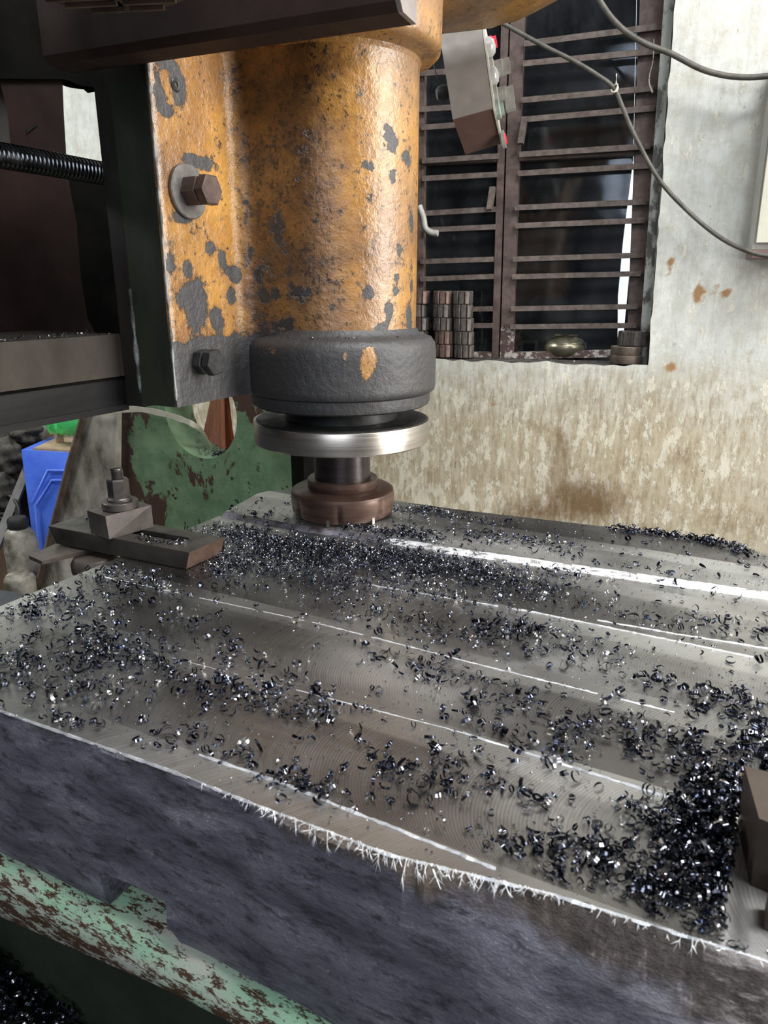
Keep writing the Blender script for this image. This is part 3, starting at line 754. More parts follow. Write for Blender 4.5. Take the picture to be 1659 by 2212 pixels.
# --- dark bundle of rags and cable loops
rg = thing('rag_bundle', 'heap of dark grimy rags and cable loops left of the jerrycan', 'rags', Vector((-1.3416, 0.4255, -0.3271)))
for cx_, cz_, rx, rz, dd in ((-.93, .03, .10, .05, 0), (-.99, -.03, .12, .055, .01), (-.98, -.11, .11, .06, 0)):
    pass
for (px_, rx, rz) in (((-1.3902, 0.5299, -0.0945), .10, .05), ((-1.4261, 0.4847, -0.1700), .10, .06), ((-1.4182, 0.4555, -0.2642), .09, .06)):
    bmx = bmesh.new()
    bmesh.ops.create_icosphere(bmx, subdivisions=4, radius=1)
    for v in bmx.verts:
        n_ = math.sin(v.co.x*7+v.co.z*5)*.10+math.sin(v.co.z*13-v.co.x*6)*.07+math.sin(v.co.y*11+v.co.x*15)*.05
        v.co *= 1+n_
        v.co = Vector(px_)+Vector((v.co.x*rx, v.co.y*.035, v.co.z*rz))
    bm_obj('rag', bmx, 'cloth', rg, 80)
for k in range(5):
    c0 = Vector((-1.3743, 0.4347, -0.2870))+Vector((0, -.003*k, -.006*k))
    pts = [c0+Vector((math.cos(t)*(.075+.004*k), .02*math.sin(t), math.sin(t)*(.028+.006*k))) for t in np.linspace(0, 2*math.pi, 30)]
    bm_obj('cable_loop', bm_tube(pts, .0055, 7), 'rubber', rg, 80)
# --- white jug and the second bottle with a yellow label
b0 = Vector((-1.1119, 0.2992, -0.4191)); hj = .15
jug = thing('white_jug', 'grimy white plastic bottle with black cap below the leaning bar', 'bottle', b0)
bm_obj('body', bm_lathe([(0, 0), (.034, 0), (.040, .008), (.040, .09), (.034, .125), (.022, .140), (0, .140)], b0, seg=32), 'whitejug', jug, 60)
bm_obj('cap', bm_lathe([(0, .138), (.023, .138), (.024, .142), (.024, .160), (.020, .166), (0, .166)], b0, seg=24), 'rubber', jug, 40)
b1 = Vector((-1.0622, 0.2471, -0.5053))
jg = thing('white_canister', 'small dark-stained canister with a yellow label near the slab corner', 'canister', b1)
bm_obj('body', bm_lathe([(0, 0), (.026, 0), (.028, .004), (.028, .070), (.034, .078), (.036, .118), (.03, .128), (0, .128)], b1, seg=28), 'whitejug', jg, 60)
bm_obj('label', bm_lathe([(.0285, .020), (.0288, .020), (.0288, .062), (.0285, .062)], b1, seg=28), 'yellow', jg, 60)
bm_obj('band', bm_lathe([(.0284, .062), (.0292, .063), (.0292, .072), (.0284, .073)], b1, seg=28), 'rubber', jg, 60)
# --- brown board against the wall, plate on the floor side
B0 = [Vector(p) for p in ((-1.5916, 0.2713, -0.7490), (-1.2655, 0.4396, -0.7484), (-1.3713, 0.6418, -0.0223), (-1.6974, 0.4735, -0.0229))]
tag(bm_obj('wooden_board', bm_prism(B0, jd*.012), 'board', None, bevel=.002), 'dark brown board standing behind the rags on the far left', 'board')
gp = [(-1.0285, 0.1304, -0.3600), (-0.9453, 0.1506, -0.3600), (-0.8260, 0.1518, -0.3600), (-0.6190, -0.0135, -0.3600), (-0.7317, -0.0721, -0.3600)]
tag(bm_obj('steel_plate', bm_prism(gp, (0, 0, -.03)), 'greyplate', None, bevel=.002), 'blue-grey steel plate low at the left edge beside the slab', 'plate')

# ================================================================== the machine: table under the slab
tbl = thing('machine_table', 'worn pale green machine table with rounded edge carrying the slab', 'machine table', (.3, -.2, -.95))
xs = np.linspace(-.25, .9, 116)
V = []; F = []; Wr = []
prof0 = [(.18, -.1405), (-.40, -.1405), (-.478, -.1405), (-.490, -.1425), (-.500, -.148), (-.5065, -.157), (-.509, -.168)]
for x in xs:
    zb = -.2065+.14*(x+.03) if x < .5 else -.132
    zb = min(zb, -.172)
    pr_ = prof0+[(-.5085, (-.168+zb)/2), (-.507, zb+.004), (-.503, zb-.003), (-.494, zb-.006), (-.47, zb-.007), (.18, zb-.007)]
    for i, (y, z) in enumerate(pr_):
        V.append((x, y, z)); Wr.append(.0 if i < 5 else .22*(i-4)/4 if i < 9 else .7)
n = len(pr_)
for i in range(len(xs)-1):
    for j in range(n-1):
        k = i*n+j
        F.append((k, k+1, k+n+1, k+n))
F.append(tuple(range(n))[::-1]); F.append(tuple(range((len(xs)-1)*n, len(xs)*n)))
mesh_obj('table_top', V, F, 'rim_green', tbl, 50, {'wear': Wr})
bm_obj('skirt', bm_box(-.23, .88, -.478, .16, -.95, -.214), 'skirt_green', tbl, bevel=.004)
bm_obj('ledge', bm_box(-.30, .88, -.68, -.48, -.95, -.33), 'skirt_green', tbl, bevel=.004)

# ================================================================== the steel slab
slab = thing('steel_slab', 'thick freshly milled steel slab covered in curled chips on the green table', 'workpiece', (.3, -.2, -.1395))
edge_xy = [(-.145, -.5035), (.0134, -.502), (.168, -.496), (.235, -.4965), (.319, -.4946), (.404, -.4805), (.49, -.4736), (.60, -.466), (.80, -.452)]
def ytop(x): return float(np.interp(x, [p[0] for p in edge_xy], [p[1] for p in edge_xy]))
def yfront(x): return float(np.interp(x, [-.145, .2, .35, .5, .8], [-.5045, -.4995, -.501, -.508, -.516]))
def zbev(x): return float(np.interp(x, [-.145, .2, .25, .35, .5, .8], [-.0015, -.002, -.006, -.014, -.024, -.03]))
nx = [(-.145)]
xs = list(np.arange(-.145, .80, .006))
for q in (.0945, .0950, .1545, .1560, .1580, .161): xs.append(q)
xs = sorted(xs)
def zbot(x):
    if .0947 < x < .1550: return -.1055
    if .1550 <= x < .1590: return float(np.interp(x, [.155, .156, .1585], [-.108, -.128, -.1365]))
    return -.1395
pn = lambda x, z: (math.sin(x*37+z*50)+math.sin(x*83-z*31+1)+.7*math.sin(x*19+z*140))*.0008
V = []; F = []; MI = []
NR = 14
for x in xs:
    rx_ = random.Random(int(round(x/.006))); zb = zbot(x); yt = ytop(x)+rx_.uniform(-.0007, .0007)*(1+2*(x > .2)); yf = yfront(x); zv = zbev(x)
    yk = float(np.interp(x, [-.139, -.02, .14, .19, .5, .8], [-.070, -.070, -.058, -.0567, -.0305, -.01]))-.005
    col = [(x, yk, 0), (x, -.28, 0), (x, yt, 0)]
    for k in range(1, NR+1):
        z = max(zb, -.1395*(k/NR)**1.5)
        lean = math.exp(z/.03)
        jag = rx_.uniform(-.0009, .0009)*lean*(1 if x > .2 else .4)
        col.append((x, yf+(yt-.0012-yf)*lean+jag+pn(x, z)*1.5*(1 if k < NR else .4)+(.0025 if k == NR and zb < -.13 else 0), z))
    col.append((x, yk, zb))
    V += col
n = len(col)
for i in range(len(xs)-1):
    for j in range(n-1):
        k = i*n+j
        F.append((k, k+1, k+n+1, k+n)); MI.append(0 if j < 2 else 1)
F.append(tuple(range(n))[::-1]); MI.append(1)
F.append(tuple(range((len(xs)-1)*n, len(xs)*n))); MI.append(1)
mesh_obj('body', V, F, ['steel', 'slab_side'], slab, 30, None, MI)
# the uncut strip along the back, one depth of cut higher, with the bright torn step in front of it
back = [(-.139, -.062), (-.154, .020), (-.149, .036), (-.108, .0755), (.038, .079), (.137, .0815), (.34, .101), (.466, .1048), (.500, .076), (.80, .06)]
fx = np.linspace(-.139, .80, 260)
fy = np.interp(fx, [-.139, -.02, .14, .19, .5, .8], [-.070, -.070, -.058, -.0567, -.0305, -.01])
bms = bmesh.new()
ft = [bms.verts.new((x, y+random.uniform(-.0008, .0008), .0055)) for x, y in zip(fx, fy)]
stp = [ft]
for u in (.2, .4, .6, .8, 1.):
    stp.append([bms.verts.new((x, y-.008*u+random.uniform(-.0005, .0005), .0055*(1-u)+random.uniform(-.0006, .0006)-.0002*u)) for x, y in zip(fx, fy)])
bt = [bms.verts.new((x, y, .0055)) for x, y in back[1:]]
f = bms.faces.new(ft+bt[::-1]); f.material_index = 0
lowv = [bms.verts.new((x, y, -.1395)) for x, y in back[1:]]
fl0, fl1 = bms.verts.new((-.139, -.074, -.1395)), bms.verts.new((.80, -.014, -.1395))
for A, B in zip(stp, stp[1:]):
    run = 0; br = True
    for i in range(len(A)-1):
        if run <= 0: br = not br or random.random() < .35; run = random.randint(2, 14) if br else random.randint(1, 5)
        run -= 1
        f = bms.faces.new((A[i], B[i], B[i+1], A[i+1])); f.material_index = 1 if br and fx[i] > .09+.03*random.random() else (2 if fx[i] < .1 else 0)
ch = [ft[0]]+bt+[ft[-1]]; cl = [fl0]+lowv+[fl1]
for i in range(len(ch)-1):
    f = bms.faces.new((ch[i], ch[i+1], cl[i+1], cl[i])); f.material_index = 2
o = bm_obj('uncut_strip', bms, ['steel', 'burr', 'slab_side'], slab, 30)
o['label'] = 'raised uncut strip along the back with bright torn step'
# fine bright ridges between the passes
def ridge(pts, w, h, gaps):
    bm = bmesh.new()
    P = []
    for (a, b) in zip(pts, pts[1:]):
        m_ = max(2, int((Vector(b)-Vector(a)).length/.004))
        for k in range(m_):
            P.append(Vector(a).lerp(Vector(b), k/m_))
    P.append(Vector(pts[-1]))
    prev = None
    for i, p in enumerate(P):
        if random.random() < gaps:
            prev = None; continue
        ww = w*random.uniform(.5, 1.2); hh = h*random.uniform(.4, 1.3)
        y = p.y+random.uniform(-.0003, .0003)
        cur = [bm.verts.new((p.x, y-ww, .0001)), bm.verts.new((p.x, y, hh)), bm.verts.new((p.x, y+ww, .0001))]
        if prev:
            bm.faces.new((prev[0], cur[0], cur[1], prev[1])); bm.faces.new((prev[1], cur[1], cur[2], prev[2]))
        prev = cur
    return bm
for pts, w, h, g in (([(0.1723, -0.4757, 0.0000), (0.2346, -0.4741, 0.0000), (0.3724, -0.4781, 0.0000)], .0013, .0014, .0), ([(0.3142, -0.3756, 0.0000), (0.4255, -0.3793, 0.0000), (0.4546, -0.3801, 0.0000)], .0011, .0012, .01), ([(0.1681, -0.3835, 0.0000), (0.3142, -0.3756, 0.0000)], .0006, .0005, .08),
                     ([(0.0478, -0.3897, 0.0000), (0.1681, -0.3835, 0.0000)], .0004, .0002, .3), ([(0.1458, -0.2817, 0.0000), (0.3034, -0.2845, 0.0000), (0.4382, -0.2840, 0.0000)], .0009, .0008, .03), ([(-0.1245, -0.2935, 0.0000), (0.1458, -0.2817, 0.0000)], .0008, .0006, .12),
                     ([(0.1347, -0.1844, 0.0000), (0.3069, -0.1700, 0.0000), (0.4863, -0.1702, 0.0000)], .0010, .0010, .02), ([(0.3598, -0.1598, 0.0000), (0.4222, -0.1559, 0.0000), (0.5110, -0.1470, 0.0000)], .0011, .0011, .02)):
    bm_obj('burr_ridge', ridge(pts, w, h, g), 'burr', slab, 10)
# torn burr along the front edge
bmb = bmesh.new()
def spike(p, d, L, w):
    d = Vector(d).normalized()
    a = d.orthogonal().normalized()*w; b = d.cross(a).normalized()*w*.6
    t = bmb.verts.new(p+d*L); q = [bmb.verts.new(p+k) for k in (a, b, -a, -b)]
    for i in range(4): bmb.faces.new((q[i], q[(i+1) % 4], t))
x = -.14
while x < .72:
    dens = .0045 if x < .19 else (.0012 if .22 < x < .40 else .0026)
    x += random.uniform(.3, 1.6)*dens
    y = ytop(x)
    big = (.3 if x < .19 else 1.) * (1.3 if .24 < x < .38 else .8)
    L = random.uniform(.0012, .007)*big*(1.8 if random.random() < .15 and x > .22 else 1)
    d = Vector((random.uniform(-.7, .9), -1+random.uniform(-.3, .6), random.uniform(-.9, .25)))
    p = Vector((x, y+random.uniform(-.0005, .001), .0002))
    spike(p, d, L, .00035+.0004*random.random())
    if L > .004:
        for _ in range(2):
            spike(p+d.normalized()*L*random.uniform(.3, .7), d+Vector((random.uniform(-1, 1), 0, random.uniform(-.8, .6))), L*.5, .0003)
o = bm_obj('edge_burr', bmb, 'burr', slab, 10); o['kind'] = 'stuff'
pts = [(x, ytop(x)) for x in np.arange(-.144, .79, .004)]
bml = bmesh.new(); prev = None
for x, y in pts:
    h = .0006*random.uniform(.2, 1.6)*(1 if x > .19 else 1.2); w = .0008*random.uniform(.5, 1.5)
    cur = [bml.verts.new((x, y-w, -.0008)), bml.verts.new((x, y, h)), bml.verts.new((x, y+w, 0))]
    if prev:
        bml.faces.new((prev[0], cur[0], cur[1], prev[1])); bml.faces.new((prev[1], cur[1], cur[2], prev[2]))
    prev = cur
bm_obj('bright_edge', bml, 'burr', slab, 10)

# ================================================================== milling head
head = thing('milling_head', 'worn gold painted milling head casting with blackened lower collar', 'milling head', (0, 0, .166))
# outline of the casting from above
out = [(-.12, -.213), (-.12+.012, -.213)]
out = [(x, -.213) for x in np.linspace(-.12, -.074, 6)]
out += [(-.0712, -.2122), (-.070, -.2095)]
out += [(-.070, y) for y in np.linspace(-.205, -.116, 24)]
out += [(-.050-.020*math.cos(t), -.112+.020*math.sin(t)) for t in np.linspace(0, math.pi/2, 8)]
out += [(x, -.092) for x in np.linspace(-.044, -.006, 10)]
out += [(.092*math.sin(t), -.092*math.cos(t)) for t in np.linspace(0, math.pi, 76)]
out += [(x, .092) for x in np.linspace(-.012, -.066, 6)]+[(-.070, .10), (-.070, .15), (-.12, .15)]
zs = list(np.arange(.168, .60, .004))
O = np.array(out)
V = []; Wv = []
SP_PLATE = [((-0.0700, -0.1757, 0.2733), .024, .034), ((-0.0700, -0.1741, 0.4680), .013, .018), ((-0.0700, -0.1935, 0.4883), .010, .010), ((-0.0700, -0.1793, 0.4765), .008, .012), ((-0.0700, -0.1943, 0.4445), .010, .006), ((-0.0700, -0.1449, 0.3264), .009, .008),
            ((-0.0700, -0.1821, 0.3070), .006, .008), ((-0.0700, -0.1132, 0.3017), .012, .007), ((-0.0700, -0.1056, 0.2969), .008, .008), ((-0.0700, -0.1156, 0.2774), .008, .012), ((-0.0700, -0.1414, 0.2536), .010, .016), ((-0.0700, -0.2017, 0.4564), .006, .016),
            ((-0.0700, -0.2049, 0.3086), .006, .010), ((-0.0700, -0.1469, 0.4055), .014, .008), ((-0.0700, -0.1671, 0.4069), .014, .007), ((-0.0700, -0.1834, 0.3526), .016, .007), ((-0.0700, -0.1274, 0.3155), .007, .012)]
# px on the turned part are taken at the near side of the column
SP_CYL = [(835, 292, .011, .020, .75), (852, 315, .007, .012, .8), (878, 340, .0095, .0085, 1.), (797, 357, .010, .007, .9), (848, 380, .0055, .0095, 1.), (798, 428, .004, .008, .8), (890, 470, .012, .020, .6), (862, 540, .008, .010, .7), (893, 560, .010, .026, .6),
          (856, 600, .006, .007, .9), (797, 633, .008, .008, 1.), (773, 612, .006, .006, .9), (857, 628, .008, .006, .9), (840, 672, .009, .014, 1.), (885, 690, .012, .016, .8), (890, 620, .006, .008, .8), (597, 634, .008, .008, .9), (650, 635, .018, .014, .55), (718, 665, .007, .006, .7),
          (600, 490, .012, .018, .5), (640, 380, .012, .03, .42), (668, 300, .010, .02, .42), (645, 495, .008, .008, .6), (570, 640, .008, .010, .6), (540, 545, .006, .012, .7), (525, 440, .010, .018, .45), (525, 350, .008, .014, .45), (690, 150, .02, .03, .35), (740, 130, .01, .02, .35),
          (620, 700, .02, .012, .6), (825, 706, .010, .008, .8), (690, 580, .02, .03, .38), (560, 590, .008, .012, .6)]
CYL_P = [(0.0830, -0.0397, 0.4370), (0.0871, -0.0296, 0.4283), (0.0915, -0.0094, 0.4199), (0.0718, -0.0575, 0.4071), (0.0863, -0.0319, 0.3993), (0.0721, -0.0572, 0.3759), (0.0919, 0.0032, 0.3611), (0.0895, -0.0215, 0.3262), (0.0917, 0.0075, 0.3176),
         (0.0884, -0.0256, 0.2972), (0.0714, -0.0580, 0.2811), (0.0629, -0.0671, 0.2911), (0.0886, -0.0248, 0.2835), (0.0846, -0.0361, 0.2620), (0.0920, 0.0028, 0.2518), (0.0918, 0.0057, 0.2876), (-0.0264, -0.0920, 0.2804), (0.0058, -0.0918, 0.2801), (0.0399, -0.0829, 0.2658),
         (-0.0209, -0.0920, 0.3487), (0.0048, -0.0919, 0.3970), (0.0205, -0.0897, 0.4305), (0.0055, -0.0918, 0.3456), (-0.0435, -0.0920, 0.2774), (-0.0596, -0.0920, 0.3238), (-0.0655, -0.0920, 0.3737), (-0.0626, -0.0920, 0.4147), (0.0323, -0.0861, 0.4917), (0.0526, -0.0755, 0.4998),
         (-0.0137, -0.0920, 0.2480), (0.0804, -0.0447, 0.2453), (0.0277, -0.0877, 0.3061), (-0.0483, -0.0920, 0.3019)]
spots = [(Vector(p), ra, rb, 1.) for p, ra, rb in SP_PLATE]+[(Vector(p), s_[2], s_[3], s_[4]) for p, s_ in zip(CYL_P, SP_CYL)]
ZZ, II = np.meshgrid(zs, np.arange(len(out)), indexing='ij')
X = O[II, 0]; Y = O[II, 1]
wear = np.full(X.shape, .12)
onplate = (X < -.068)
wear = np.where(onplate, .16+.16*np.exp(-((Y+.212)/.012)**2), wear)
wear += .95*np.clip((.238-ZZ)/.014, 0, 1)*np.where(onplate, 1, .8)
wear += np.where(onplate, .35*np.clip((.262-ZZ)/.05, 0, 1)*np.clip((Y+.19)/.05, 0, 1), .18*np.clip((.262-ZZ)/.03, 0, 1))
wear += .20*np.exp(-((Y+.0922)/.003)**2)*(X < -.005)*(ZZ < .45)
for p, ra, rb, amp in spots:
    dh = np.sqrt((X-p.x)**2+(Y-p.y)**2)/ra; dz = (ZZ-p.z)/rb
    wear += amp*.62*np.exp(-(dh**2+dz**2)**1.5)
V = np.stack([X, Y, ZZ], -1).reshape(-1, 3)
n = len(out); F = []; MI = []
for j in range(len(zs)-1):
    for i in range(n):
        k = j*n+i; k2 = j*n+(i+1) % n
        F.append((k, k2, k2+n, k+n)); MI.append(1 if i < 5 else 0)
F.append(tuple(range(n))[::-1]); MI.append(0)
F.append(tuple(range((len(zs)-1)*n, len(zs)*n))); MI.append(0)
smear_shade = .10+.45*np.exp(-((X-.0)/.05)**2)*(Y < -.05)*np.clip((ZZ-.25)/.05, 0, 1)+.35*np.exp(-((X+.045)/.02)**2)*(Y < -.05)  # paints in the shade on the column's left side and neck
smear_shade = np.where(onplate, .02+.5*np.clip((.27-ZZ)/.06, 0, 1), smear_shade)
smear_shade += np.where(onplate, 0, .35*np.clip((.29-ZZ)/.06, 0, 1)*(X < .03))
mesh_obj('casting', V, F, ['gold', 'saddle_green'], head, 50, {'wear': wear.ravel(), 'smear_shade': smear_shade.ravel()}, MI)
# blackened collar round the lower end
def lathe_attr(name, prof, seg, mats, parent, wfun, cx=0., cy=0.):
    V = []; W_ = []
    for r, z in prof:
        for i in range(seg):
            t = 2*math.pi*i/seg
            V.append((cx+r*math.cos(t), cy+r*math.sin(t), z)); W_.append(wfun(t, z))
    F = []
    for j in range(len(prof)-1):
        for i in range(seg):
            k = j*seg+i; k2 = j*seg+(i+1) % seg
            F.append((k, k2, k2+seg, k+seg))
    return mesh_obj(name, V, F, mats, parent, 40, {'wear': W_})
def dense(prof, st=.003):
    out_ = []
    for a, b in zip(prof, prof[1:]):
        m_ = max(1, int(math.dist(a, b)/st))
        for k in range(m_): out_.append((a[0]+(b[0]-a[0])*k/m_, a[1]+(b[1]-a[1])*k/m_))
    return out_+[prof[-1]]
goldspots = [((0.0839, -0.0816, 0.2112), .012, .018, .85), ((0.0636, -0.0982, 0.2141), .006, .010, .6), ((-0.0170, -0.1158, 0.2195), .012, .010, .45), ((0.0793, -0.0860, 0.1916), .008, .010, .4)]
def collar_w(t, z):
    w = .98
    for (p, ra, rb, am) in goldspots:
        q = Vector(p); dd = math.hypot(.117*math.cos(t)-q.x, .117*math.sin(t)-q.y)/ra
        w -= am*math.exp(-(dd*dd+((z-q.z)/rb)**2)**1.4)
    return w
lathe_attr('collar', dense([(.05, .1665), (.1125, .1665), (.1155, .1685), (.117, .173), (.1168, .215), (.1155, .224), (.111, .2305), (.104, .2325), (.096, .236), (.0918, .242)]), 120, 'gold', head, collar_w)
lathe_attr('lower_ring', dense([(.05, .1495), (.105, .1495), (.1095, .152), (.1105, .156), (.1105, .1655), (.108, .168)]), 96, 'gold', head, lambda t, z: 1.0)
lathe_attr('upper_collar', dense([(.0905, .512), (.094, .520), (.1015, .5235), (.1095, .5255), (.1145, .530), (.1155, .537), (.1155, .640), (.05, .640)]), 120, 'gold', head,
           lambda t, z: .14+.85*math.exp(-(((t-math.radians(-43))/.12)**2+((z-.575)/.02)**2)**1.5)+.8*math.exp(-(((t-math.radians(-43))/.10)**2+((z-.548)/.008)**2)**1.5)+.5*math.exp(-(((t-math.radians(-12))/.05)**2+((z-.56)/.012)**2)**1.5))
# gold arm behind the column
AD = Vector((-.4582, .8889, 0))
arm = [Vector(p) for p in ((-0.0298, 0.3358, 0.6420), (-0.0181, 0.3426, 0.6439), (0.0233, 0.3658, 0.6492), (0.0422, 0.3764, 0.6518), (0.0570, 0.3863, 0.6583), (0.0711, 0.3945, 0.6609), (0.0922, 0.4096, 0.6726), (0.1171, 0.4279, 0.6882), (0.1583, 0.4588, 0.7155), (0.1958, 0.4895, 0.7479))]
bmx = bmesh.new()
rows = []
for k, (dn, dz) in enumerate(((.02, .12), (.008, .012), (0, 0), (-.008, -.004), (-.09, -.010), (-.17, -.010), (-.18, 0), (-.18, .12))):
    rows.append([bmx.verts.new(p+AD*dn+Vector((0, 0, dz))) for p in arm])
for a_, b_ in zip(rows, rows[1:]):
    for i in range(len(arm)-1):
        bmx.faces.new((a_[i], a_[i+1], b_[i+1], b_[i]))
bmx.faces.new([r_[0] for r_ in rows]); bmx.faces.new([r_[-1] for r_ in rows][::-1])
o = bm_obj('side_arm', bmx, 'gold', head, 40)
a = o.data.attributes.new('wear', 'FLOAT', 'POINT'); a.data.foreach_set('value', [.2]*len(o.data.vertices))
# saddle strip left of the casting, with the putty filled seam
bm_obj('saddle_strip', bm_box(-.1425, -.1203, -.2115, .10, .166, .498), 'saddle_dark', head, bevel=.0015)
bm_obj('saddle_foot', bm_hexa([(-.1665, -.2045, .1645), (-.1205, -.2105, .1645), (-.1205, .1, .1645), (-.1665, .1, .1645), (-.1665, -.2045, .186), (-.1428, -.2105, .19), (-.1428, .1, .19), (-.1665, .1, .186)]), 'saddle_dark', head, bevel=.001)
bmp = bm_tube([Vector((-.1203, -.2128, z)) for z in np.linspace(.18, .285, 22)], lambda t: .0012+.0012*abs(math.sin(t*11))+.0015*math.exp(-((t-.35)/.1)**2), 7)
bm_obj('putty_seam', bmp, 'jamb', head, 80)
bm_obj('white_chipped_edge', bm_tube([Vector((-.0714, -.2125, z)) for z in np.linspace(.175, .49, 60)], lambda t: .0008+.0006*abs(math.sin(t*37)+math.sin(t*71)), 6), 'jamb', head, 80)
# bolts on the plate
wc = Vector((-.07, -.175, .377))
bt_ = bm_obj('bolt', bm_lathe([(0, .0005), (.0085, .0005), (.0085, .030), (0, .030)], wc, (1, 0, 0), 20), 'bolt', head)
bm_obj('washer', bm_lathe([(.006, 0), (.0245, 0), (.0255, .001), (.0255, .0035), (.0245, .0045), (.006, .0045)], wc, (1, 0, 0), 48), 'washer', bt_)
bm_obj('nut', bm_hex(wc+Vector((.0045, 0, 0)), (1, 0, 0), .0148, .0165, phase=.12, cham=.06), 'bolt', bt_)
bm_obj('hex_head', bm_hex(wc+Vector((.0235, 0, 0)), (1, 0, 0), .0152, .0095, phase=.0, cham=.1), 'bolt', bt_)
bt_['label'] = 'rusty brown hex bolt with nut and wide grey washer'
lc = Vector((-0.0700, -0.1742, 0.2115))
b2 = bm_obj('bolt', bm_lathe([(0, .0005), (.007, .0005), (.007, .022), (0, .022)], lc, (1, 0, 0), 16), 'black_bolt', head)
bm_obj('nut', bm_hex(lc+Vector((.001, 0, 0)), (1, 0, 0), .0135, .0095, phase=.2), 'black_bolt', b2)
bm_obj('hex_head', bm_hex(lc+Vector((.0135, 0, 0)), (1, 0, 0), .0142, .010, phase=.2), 'black_bolt', b2)
b2['label'] = 'oily black hex bolt with nut near the bottom'
sp = Vector((-0.0700, -0.1795, 0.4695))
bm_obj('screw_plug', bm_lathe([(.002, .0003), (.0025, .0012), (.005, .0016), (.0062, .0006), (.0066, -.001)], sp, (1, 0, 0), 24), 'black_bolt', head)
for k, p in enumerate(((0.0212, -0.1151, 0.2013), (0.0632, -0.0985, 0.1771))):
    pass

# --- spindle and cutter
spn = thing('spindle', 'bright turned steel spindle flange and dark arbor under the collar', 'spindle', (0, 0, .052))
bm_obj('nose', bm_lathe([(0, .129), (.070, .129), (.070, .1495), (0, .1495)], (0, 0, 0)), 'blackface', spn)
bm_obj('flange_rim', bm_lathe([(.085, .1035), (.1085, .1035), (.110, .105), (.110, .1298), (.1094, .1308), (.1066, .1312), (.085, .1312)], (0, 0, 0), seg=128), 'bright', spn)
bm_obj('flange_face', bm_lathe([(.0, .1028), (.085, .1028), (.106, .1028), (.1065, .1316), (.104, .1322), (.07, .1322), (0, .1322)], (0, 0, 0), seg=96), 'blackface', spn)
bm_obj('arbor', bm_lathe([(0, .052), (.036, .052), (.036, .103), (0, .103)], (0, 0, 0), seg=64), 'arbor', spn)
cut = thing('face_mill', 'brown round face milling cutter turning on the arbor above the slab', 'milling cutter', (0, 0, .0061))
def rc(t, h):
    if h > .0265: return 1.
    k = (t*7/(2*math.pi)) % 1
    return 1-.045*max(0, 1-abs(k-.5)/.07)
bm_obj('body', bm_lathe([(0, .0066), (.053, .0066), (.0620, .0075), (.0655, .011), (.0665, .018), (.0668, .026), (.0668, .034), (.0655, .0385), (.062, .0405), (.0425, .042), (0, .042)], (0, 0, 0), seg=140, rfun=rc), 'cutter', cut, 40)
bm_obj('hub', bm_lathe([(.0362, .042), (.0445, .042), (.0452, .043), (.0452, .0525), (.0442, .0538), (.0362, .0538)], (0, 0, 0), seg=72), 'cutter', cut)
for k in range(7):
    t = (k+.5)*2*math.pi/7+.02
    u = Vector((math.cos(t), math.sin(t), 0)); v = Vector((-u.y, u.x, 0))
    bm_obj('insert', bm_obox(u*.0615+Vector((0, 0, .0115)), u*.0045, v*.0018, Vector((0, 0, .0054))), 'insert', cut, bevel=.0004)

# --- cross rail with ways and lead screw
rail = thing('cross_rail', 'oily dark cross rail with worn grey way running into the head', 'machine rail', (-.3, -.5, .168))
RY0, RY1 = -1.3, -.2055
bm_obj('upper_way', bm_box(-.28, -.1435, RY0, RY1, .1965, .2395), 'rail_way', rail, bevel=.001)
bm_obj('way_lip', bm_box(-.28, -.1455, RY0, RY1, .1935, .1960), 'black', rail)
bm_obj('lower_way', bm_hexa([(-.28, RY0, .164), (-.150, RY0, .164), (-.150, RY1, .164), (-.28, RY1, .164), (-.28, RY0, .193), (-.147, RY0, .193), (-.147, RY1, .193), (-.28, RY1, .193)]), 'rail_low', rail, bevel=.001)
bm_obj('lower_lip', bm_box(-.28, -.1475, RY0, RY1, .159, .1655), 'rail_low', rail, bevel=.0008)
web = [(-0.3300, -0.5557, 0.2476), (-0.3300, -0.0743, 0.2192), (-0.3300, -0.0892, 0.2467), (-0.3300, -0.0923, 0.2984), (-0.3300, -0.0892, 0.3649), (-0.3300, -0.0930, 0.4071), (-0.3300, -0.0921, 0.4435), (-0.3300, -0.0889, 0.4844), (-0.3300, -0.0836, 0.5347), (-0.3300, -0.0765, 0.5796), (-0.3300, -0.5043, 0.4641), (-0.3300, -0.5109, 0.4363), (-0.3300, -0.1702, 0.5013), (-0.3300, -0.1672, 0.4860), (-0.3300, -0.1662, 0.4655), (-0.3300, -0.1680, 0.4418), (-0.3300, -0.5228, 0.3860)]
bm_obj('web', bm_prism(web, (-.03, 0, 0)), 'maroon', rail, bevel=.002)
bm_obj('top_cover', bm_prism([(-0.3250, -0.4909, 0.5265), (-0.3250, 0.1674, 0.7617), (-0.3250, 0.1489, 0.5994), (-0.3250, -0.0347, 0.5215), (-0.3250, -0.0408, 0.5243), (-0.3250, -0.0588, 0.5219), (-0.3250, -0.0691, 0.5217), (-0.3250, -0.0789, 0.5235), (-0.3250, -0.0896, 0.5226), (-0.3250, -0.1121, 0.5176), (-0.3250, -0.5133, 0.4322)], (-.02, 0, 0)), 'black', rail)
bm_obj('dark_hollow', bm_prism([(-0.3700, -0.0759, 0.4382), (-0.3700, 0.1853, 0.4743), (-0.3700, 0.1540, 0.2008), (-0.3700, -0.1115, 0.2171)], (-.02, 0, 0)), 'black', rail)  # black sheet standing in for the unlit hollow behind the web
bm_obj('name_tag', bm_prism([(-0.3290, -0.1457, 0.4558), (-0.3290, -0.1297, 0.4672), (-0.3290, -0.1292, 0.4706), (-0.3290, -0.1451, 0.4592)], (.001, 0, 0)), 'rail_low', rail)
